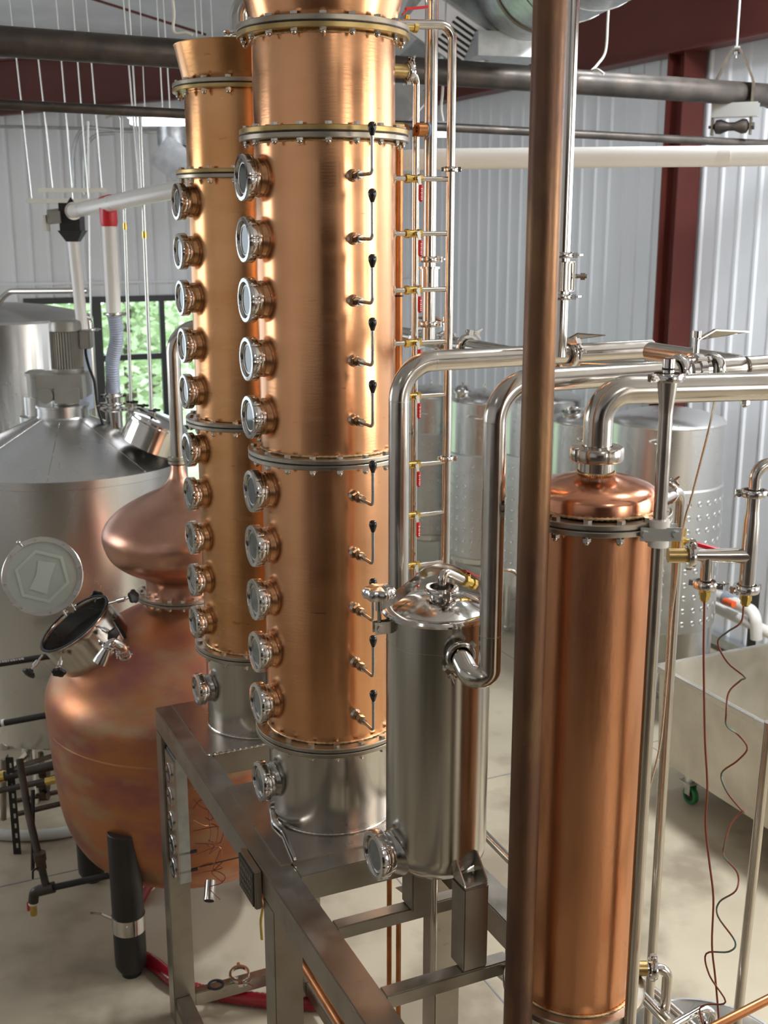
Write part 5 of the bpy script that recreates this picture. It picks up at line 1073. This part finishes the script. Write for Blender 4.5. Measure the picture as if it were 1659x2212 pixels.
# ================================================================ spiral duct upper right
t = thing('spiral_duct', 'big galvanised spiral duct with square registers running under the ceiling', 'duct', AB(9, 4.3, 5))
rD = .37; zb5 = 4.93
e1 = atz(1150, 84, zb5); e2 = atz(1338, -2, zb5); dD = (e1-e2).normalized(); sD = dD.cross(UP).normalized(); zc_ = UP*rD
qa, qb = e2-dD*3.0+zc_, e1+dD*1.55+zc_
mb = MB(); mb.cyl(qa, qb, rD, 72); obj('duct_run', mb, 'galvanised', t)
for k in range(9):
    mb = MB(); mb.ring(e2+zc_+dD*(-.9+k*.42), dD, rD+.006, rD-.01, .010, 64); obj('spiral_seam', mb, 'galvanised', t)
mb = MB(); mb.ring(e1+zc_-dD*.25, dD, rD+.009, rD-.01, .045, 64); obj('duct_band', mb, 'hanger_steel', t)
cc_ = atz(975, 88, 4.95)+UP*.05; d1 = (-UP*.75-Vector((0, 1, 0))*.5+Vector((-.35, 0, 0))).normalized(); x_ = dD.cross(d1).normalized(); y_ = d1.cross(x_)
mb = MB(); mb.box(cc_-d1*.15, (.66, .50, .30), dirs=(x_, y_, d1)); obj('register_box', mb, 'galvanised', t, bevel=.003)
mb = MB(); mb.box(cc_+d1*.006, (.60, .44, .012), dirs=(x_, y_, d1)); g_ = obj('register_face', mb, 'lamp_body', t)
for k in range(7): mb = MB(); mb.box(cc_+d1*.014-x_*.10+y_*(-.17+k*.055), (.30, .022, .004), dirs=(x_, y_, d1)); obj('louvre_slot', mb, 'black_paint', g_)
c2_ = e1+dD*.55-UP*.02; mb = MB(); mb.box(c2_-sD*.1, (.9, .50, .16), dirs=(dD, sD, UP)); obj('register_box', mb, 'galvanised', t, bevel=.003)
c3_ = at(858, 215, 9.6); mb = MB(); mb.box(c3_, (.36, .3, .36), dirs=((Vector((1, 0, -1))).normalized(), Vector((0, 1, 0)), (Vector((1, 0, 1))).normalized())); obj('end_register', mb, 'galvanised', t, bevel=.003)
mb = MB(); mb.tube([qb-dD*.1, c3_+UP*.1], .16, 24); obj('end_duct', mb, 'galvanised', t)
# ================================================================ under the stand and on the floor
t = thing('copper_pipe', 'left of two thin copper pipes standing behind the rails of the stand', 'pipe', at(841, 2212, 3.75), 'thin copper pipes under the stand')
mb = MB(); x = at(841, 1950, 3.75).x; mb.cyl((x, 3.75, 0), (x, 3.75, zy(1870, 3.75)), .0095, 14); obj('pipe_run', mb, 'copper_pipe', t)
t = thing('copper_pipe', 'right of two thin copper pipes standing behind the rails of the stand', 'pipe', at(860, 2212, 3.72), 'thin copper pipes under the stand')
mb = MB(); x = at(861, 1990, 3.68).x; mb.cyl((x, 3.68, 0), (x, 3.68, zy(1975, 3.68)), .0095, 14); obj('pipe_run', mb, 'copper_pipe', t)
t = thing('copper_pipe', 'sloping thick copper pipe with open end passing low under the long stand beam', 'pipe', at(560, 1930, 4.3))
p_, q_ = at(541, 1894, 4.55), at(745, 2225, 3.55); mb = MB(); mb.tube([p_, q_], .021, 24); mb.ring(p_.lerp(q_, .22), q_-p_, .024, .02, .05, 20); obj('pipe_run', mb, 'copper_pipe', t)
mb = MB(); q = at(569, 1955, 4.35); mb.tube([q, at(563, 1990, 4.35), at(566, 2030, 4.33)], .006, 8, bend=.02); obj('brass_lever', mb, 'brass', t)
t = thing('steel_pipe', 'stainless pipe running away behind the small vessel above the floor', 'pipe', AB(3, 1.9, 1)); 
mb = MB(); e0 = atb(1040, 1795, 1.95); e1_ = atb(1115, 1872, 1.95); dd = (e1_-e0).normalized(); mb.cyl(e0-dd*.25, e0+dd*1.1, .016, 20); obj('pipe_run', mb, 'steel_pipe', t)
q = at(450, 1925, 5.0); t = thing('pipe_stub', 'short open-ended stainless pipe stub behind the left leg of the stand', 'pipe', q)
mb = MB(); mb.ring(at(452, 1944, 4.95), (.0, -.75, -.6), .028, .024, .01, 24); mb.lathe([(.026, 0), (.026, .09)], at(452, 1944, 4.95), (-.02, .75, .6), 24); obj('stub', mb, 'steel_pipe', t)
# clamp and gasket left on the lower rail
q = AB(4.77, 1.42, .172); t = thing('loose_clamp', 'loose hinged pipe clamp lying on the lower rail of the stand', 'clamp', q)
clamp(t, q, (0, -.25, 1), .038, (.2, -1, 0), w=.02)
q = AB(4.765, 1.30, .153); mb = MB(); mb.ring(q, UP, .040, .029, .006, 36); tag(obj('rubber_gasket', mb, 'gasket'), 'black rubber ring gasket lying on the lower rail beside the loose clamp', 'gasket')
# red hoses
def hose(lab, pts, r, m='red_hose', rib=True):
    P = smooth_pts(pts, 14); mb = MB(); mb.tube(P, r, 18, rfun=(lambda i: r if i % 2 else r*.90) if rib else None); return tag(obj('hose', mb, m), lab, 'hose')
hose('thick ribbed red hose on the floor curving from the still leg under the stand', [atz(290, 2060, .037), atz(330, 2080, .037), atz(375, 2117, .037), atz(425, 2140, .037), atz(475, 2148, .037), atz(560, 2160, .037), atz(640, 2166, .037), atz(728, 2168, .037), atz(770, 2160, .037)], .037)
hose('ribbed red hose under the pot still running away behind its leg', [atz(300, 1945, .034), atz(318, 1915, .034), atz(350, 1884, .034), atz(385, 1862, .034), atz(430, 1845, .034)], .034)
hose('thin tan hose beside the red hose behind the still leg', [atz(296, 1945, .016), atz(340, 1908, .016), atz(390, 1875, .016), atz(440, 1850, .016)], .014, 'off_white', False)
hose('pale hose lying on the floor at the left edge below the tank', [atz(-30, 1800, .035), atz(40, 1805, .035), atz(110, 1802, .035), atz(170, 1790, .035), atz(230, 1760, .035)], .035, 'hose_white', False)
# black gas and steam pipes at the left edge
def lpipe(lab, pts, r, m='black_iron', bend=0.03):
    P = [at(*q) for q in pts]; t = thing('iron_pipe', lab, 'pipe', P[0], 'dark pipes beside the pot still'); mb = MB(); mb.tube(P, r, 18, bend=bend); obj('pipe_run', mb, m, t); return t
t = lpipe('upper black pipe crossing in front of the tank, with white lettering', [(-20, 1437, 6.45), (122, 1415, 6.45)], .019, 'black_paint')
mb = MB(); a_, b_ = at(2, 1431, 6.43), at(50, 1424, 6.43)
for k in range(9):
    c = a_.lerp(b_, k/8)+Vector((0, -.014, .008)); mb.box(c, (.008+.004*(k % 3), .002, .010))
obj('pipe_lettering', mb, 'white_mark', t)
t = lpipe('middle black pipe with a white tape joint crossing in front of the tank', [(-20, 1567, 6.45), (122, 1541, 6.45)], .020, 'black_paint'); mb = MB(); mb.cyl(at(4, 1562, 6.45), at(10, 1561, 6.45), .022, 18); obj('tape_joint', mb, 'pvc_white', t)
t = lpipe('thick dark pipe with a brass coupling at the left edge below the tank', [(-20, 1683, 6.35), (150, 1646, 6.35)], .029); mb = MB(); mb.cyl(at(-20, 1683, 6.35), at(12, 1676, 6.35), .034, 18); obj('brass_coupling', mb, 'brass', t)
t = lpipe('dark pipe with a brass valve just below the thick pipe', [(-20, 1712, 6.3), (100, 1687, 6.3), (150, 1672, 6.3)], .018); mb = MB(); mb.cyl(at(100, 1688, 6.28), at(128, 1681, 6.28), .026, 16); obj('brass_valve', mb, 'brass', t)
lpipe('brownish pipe third from the floor behind the slanted pipe', [(30, 1731, 6.6), (165, 1702, 6.6)], .015, 'rust_iron'); lpipe('lowest brownish pipe behind the slanted pipe', [(30, 1760, 6.6), (165, 1728, 6.6)], .017, 'rust_iron')
t = thing('valve_cluster', 'dark cluster of small valves joining the pipes left of the pot still', 'valve', at(98, 1700, 6.5))
for k, y in enumerate((1670, 1700, 1718)):
    c = at(96, y, 6.5); mb = MB(); mb.prism(c, (1, -.1, .1), .034, .05, 8); mb.cyl(c, c+Vector((.0, -.05, .03)), .015, 10); mb.box(c+Vector((0, -.06, .035)), (.06, .01, .015)); obj('small_valve', mb, 'rust_iron', t)
t = thing('slotted_strut', 'black slotted steel strut standing on the floor at the left edge', 'strut', at(38, 1845, 6.33))
b_ = at(38, 1845, 6.33); b_.z = 0
mb = MB(); mb.box(b_+UP*.32, (.045, .006, .64)); mb.box(b_+Vector((-.022, .02, .32)), (.005, .04, .64)); obj('strut_body', mb, 'black_paint', t)
for k in range(9): mb = MB(); mb.box(b_+Vector((.004, -.0035, .06+k*.066)), (.012, .002, .030)); obj('slot', mb, 'zinc', t, bevel=.0)
t = thing('drain_valve_assembly', 'slanted black pipe ending in elbow, tee and small brass drain valve left of the still', 'pipe assembly', at(75, 1975, 5.43))
mb = MB(); mb.tube([at(42, 1640, 5.78), at(62, 1760, 5.63), at(85, 1856, 5.48)], .020, 18, bend=.02); obj('slanted_pipe', mb, 'black_iron', t)
mb = MB(); mb.tube([at(71, 1706, 5.68), at(71, 1880, 5.53)], .011, 12); obj('thin_pipe', mb, 'black_paint', t)
mb = MB(); mb.cyl(at(85, 1842, 5.48), at(87, 1858, 5.48), .033, 18); mb.cyl(at(87, 1858, 5.48), at(90, 1876, 5.48), .028, 8); obj('pipe_union', mb, 'rust_iron', t)
mb = MB(); mb.cyl(at(90, 1874, 5.48), at(99, 1912, 5.46), .020, 16); mb.cyl(at(84, 1924, 5.46), at(117, 1916, 5.46), .030, 18); mb.tube([at(90, 1922, 5.46), at(74, 1926, 5.46), at(72, 1948, 5.46)], .027, 18, bend=.05); obj('tee_and_elbow', mb, 'black_iron', t)
mb = MB(); mb.tube([at(115, 1917, 5.46), at(250, 1888, 5.46)], .018, 16); obj('level_pipe', mb, 'black_paint', t)
mb = MB(); mb.cyl(at(71, 1942, 5.46), at(71, 1953, 5.46), .0235, 16); obj('tape_joint', mb, 'pvc_white', t)
mb = MB(); mb.cyl(at(72, 1953, 5.46), at(73, 1976, 5.46), .018, 14); bv = obj('brass_drain_valve', mb, 'brass', t)
mb = MB(); mb.box(at(61, 1958, 5.46), (.010, .012, .05)); obj('red_lever', mb, 'red_paint', bv)
mb = MB(); mb.tube([at(84, 1874, 5.44), at(71, 1880, 5.42), at(71, 1898, 5.42)], .006, 8, bend=.01); obj('valve_handle', mb, 'black_paint', t)
# base framework under the mash tun
t = thing('pipe_rack', 'dark steel rack of struts on the floor behind the pipes below the tank', 'rack', (-2.6, 6.75, 0))
for p, q in (((8, 1640, 6.75), (8, 1790, 6.75)), ((88, 1625, 6.9), (92, 1680, 6.9)), ((140, 1625, 6.9), (0, 1668, 6.8)), ((60, 1628, 6.7), (20, 1665, 6.7))):
    mb = MB(); mb.tube([at(*p), at(*q)], .018, 4); obj('strut', mb, 'hanger_steel', t)
# ================================================================ drum, pipes at the bottom right
DC = Vector((1.27, 3.92, 0)); RD = .36
zdr = zy(2160, DC.y+RD)
t = thing('open_drum', 'open round stainless drum on the floor at the bottom right corner', 'drum', (DC.x, DC.y, 0))
mb = MB(); mb.lathe([(.001, .005), (RD-.01, .005), (RD-.01, zdr), (RD-.006, zdr+.008), (RD+.004, zdr+.008), (RD+.008, zdr), (RD, zdr-.006), (RD, 0), (.001, 0)], DC, UP, 96); obj('drum_body', mb, 'steel_tank', t)
t = thing('drain_elbow', 'stainless elbow clamped to a bronze nozzle low on the copper condenser', 'pipe', at(1405, 2100, 2.95))
nz = zy(2092, 2.95); n0 = C3+DB*(R3-.02); xn = at(1395, 2092, 2.96)
mb = MB(); mb.cyl((C3.x+R3*.9, 2.95, nz), (xn.x, 2.95, nz), .0215, 24); obj('bronze_nozzle', mb, 'brass_flange', t)
xe = at(1440, 2130, 2.95).x
mb = MB(); mb.tube([(xn.x, 2.95, nz), (xe, 2.95, nz), (xe, 2.95, nz-.8)], .0150, 22, bend=.05); obj('elbow', mb, 'steel_pipe', t)
clamp(t, (xn.x+.018, 2.95, nz), (1, 0, 0), .024, (.0, 0, 1), w=.02)
t = thing('floor_pipe', 'stainless pipe sloping down behind the drain elbow into the drum', 'pipe', at(1440, 2160, 3.4))
mb = MB(); mb.tube([at(1385, 2118, 3.55), at(1520, 2240, 3.3)], .017, 20); obj('pipe_run', mb, 'steel_pipe', t)
t = thing('bent_filler_pipe', 'bright bent stainless pipe reaching into the open drum', 'pipe', at(1500, 2200, 3.0))
mb = MB(); mb.tube([at(1440, 2222, 2.9), at(1520, 2176, 3.0), at(1542, 2188, 3.0), at(1535, 2230, 3.0)], .0125, 18, bend=.03); obj('pipe_run', mb, 'steel_polished', t)
clamp(t, at(1518, 2204, 2.95), (1, .2, .3), .020, (-.3, 0, -1), w=.016)
t = thing('copper_pipe', 'copper pipe crossing the bottom right corner', 'pipe', at(1600, 2190, 2.6))
mb = MB(); mb.tube([at(1470, 2255, 2.55), at(1720, 2128, 2.75)], .0125, 20); obj('pipe_run', mb, 'copper_pipe', t)
t = thing('leaning_pipe', 'stainless pipe standing at the right edge in front of the bin', 'pipe', at(1600, 2200, 3.4))
mb = MB(); mb.tube([at(1662, 1560, 3.45), at(1592, 2215, 3.45), at(1575, 2400, 3.45)], .0165, 20); obj('pipe_run', mb, 'steel_pipe', t)
# braided sensor cables
cable('thin braided steel cable hanging from the wide elbow pipe to the return pipe', [at(1545, 862, 3.04), at(1533, 920, 3.15), at(1513, 1000, 3.2), at(1492, 1080, 3.25), at(1480, 1120, 3.28), at(1468, 1190, 3.28), at(1460, 1260, 3.28), at(1449, 1340, 3.28), at(1444, 1420, 3.28), at(1434, 1540, 3.28), at(1424, 1620, 3.28), at(1404, 1700, 3.28), at(1394, 1760, 3.28), at(1378, 1900, 3.28), at(1372, 2010, 3.28)], .0035, 'steel', 'braided sensor cables')
t = thing('braided_hose', 'thin braided steel hose arching behind the vapour riser beside the brown post', 'hose', at(1100, 1235, 4.6))
mb = MB(); mb.tube(smooth_pts([at(1080, 1232, 4.3), at(1100, 1232, 4.3), at(1116, 1240, 4.3), at(1128, 1260, 4.3), at(1134, 1290, 4.3)], 6), .0085, 12); obj('hose_run', mb, 'steel_pipe', t)
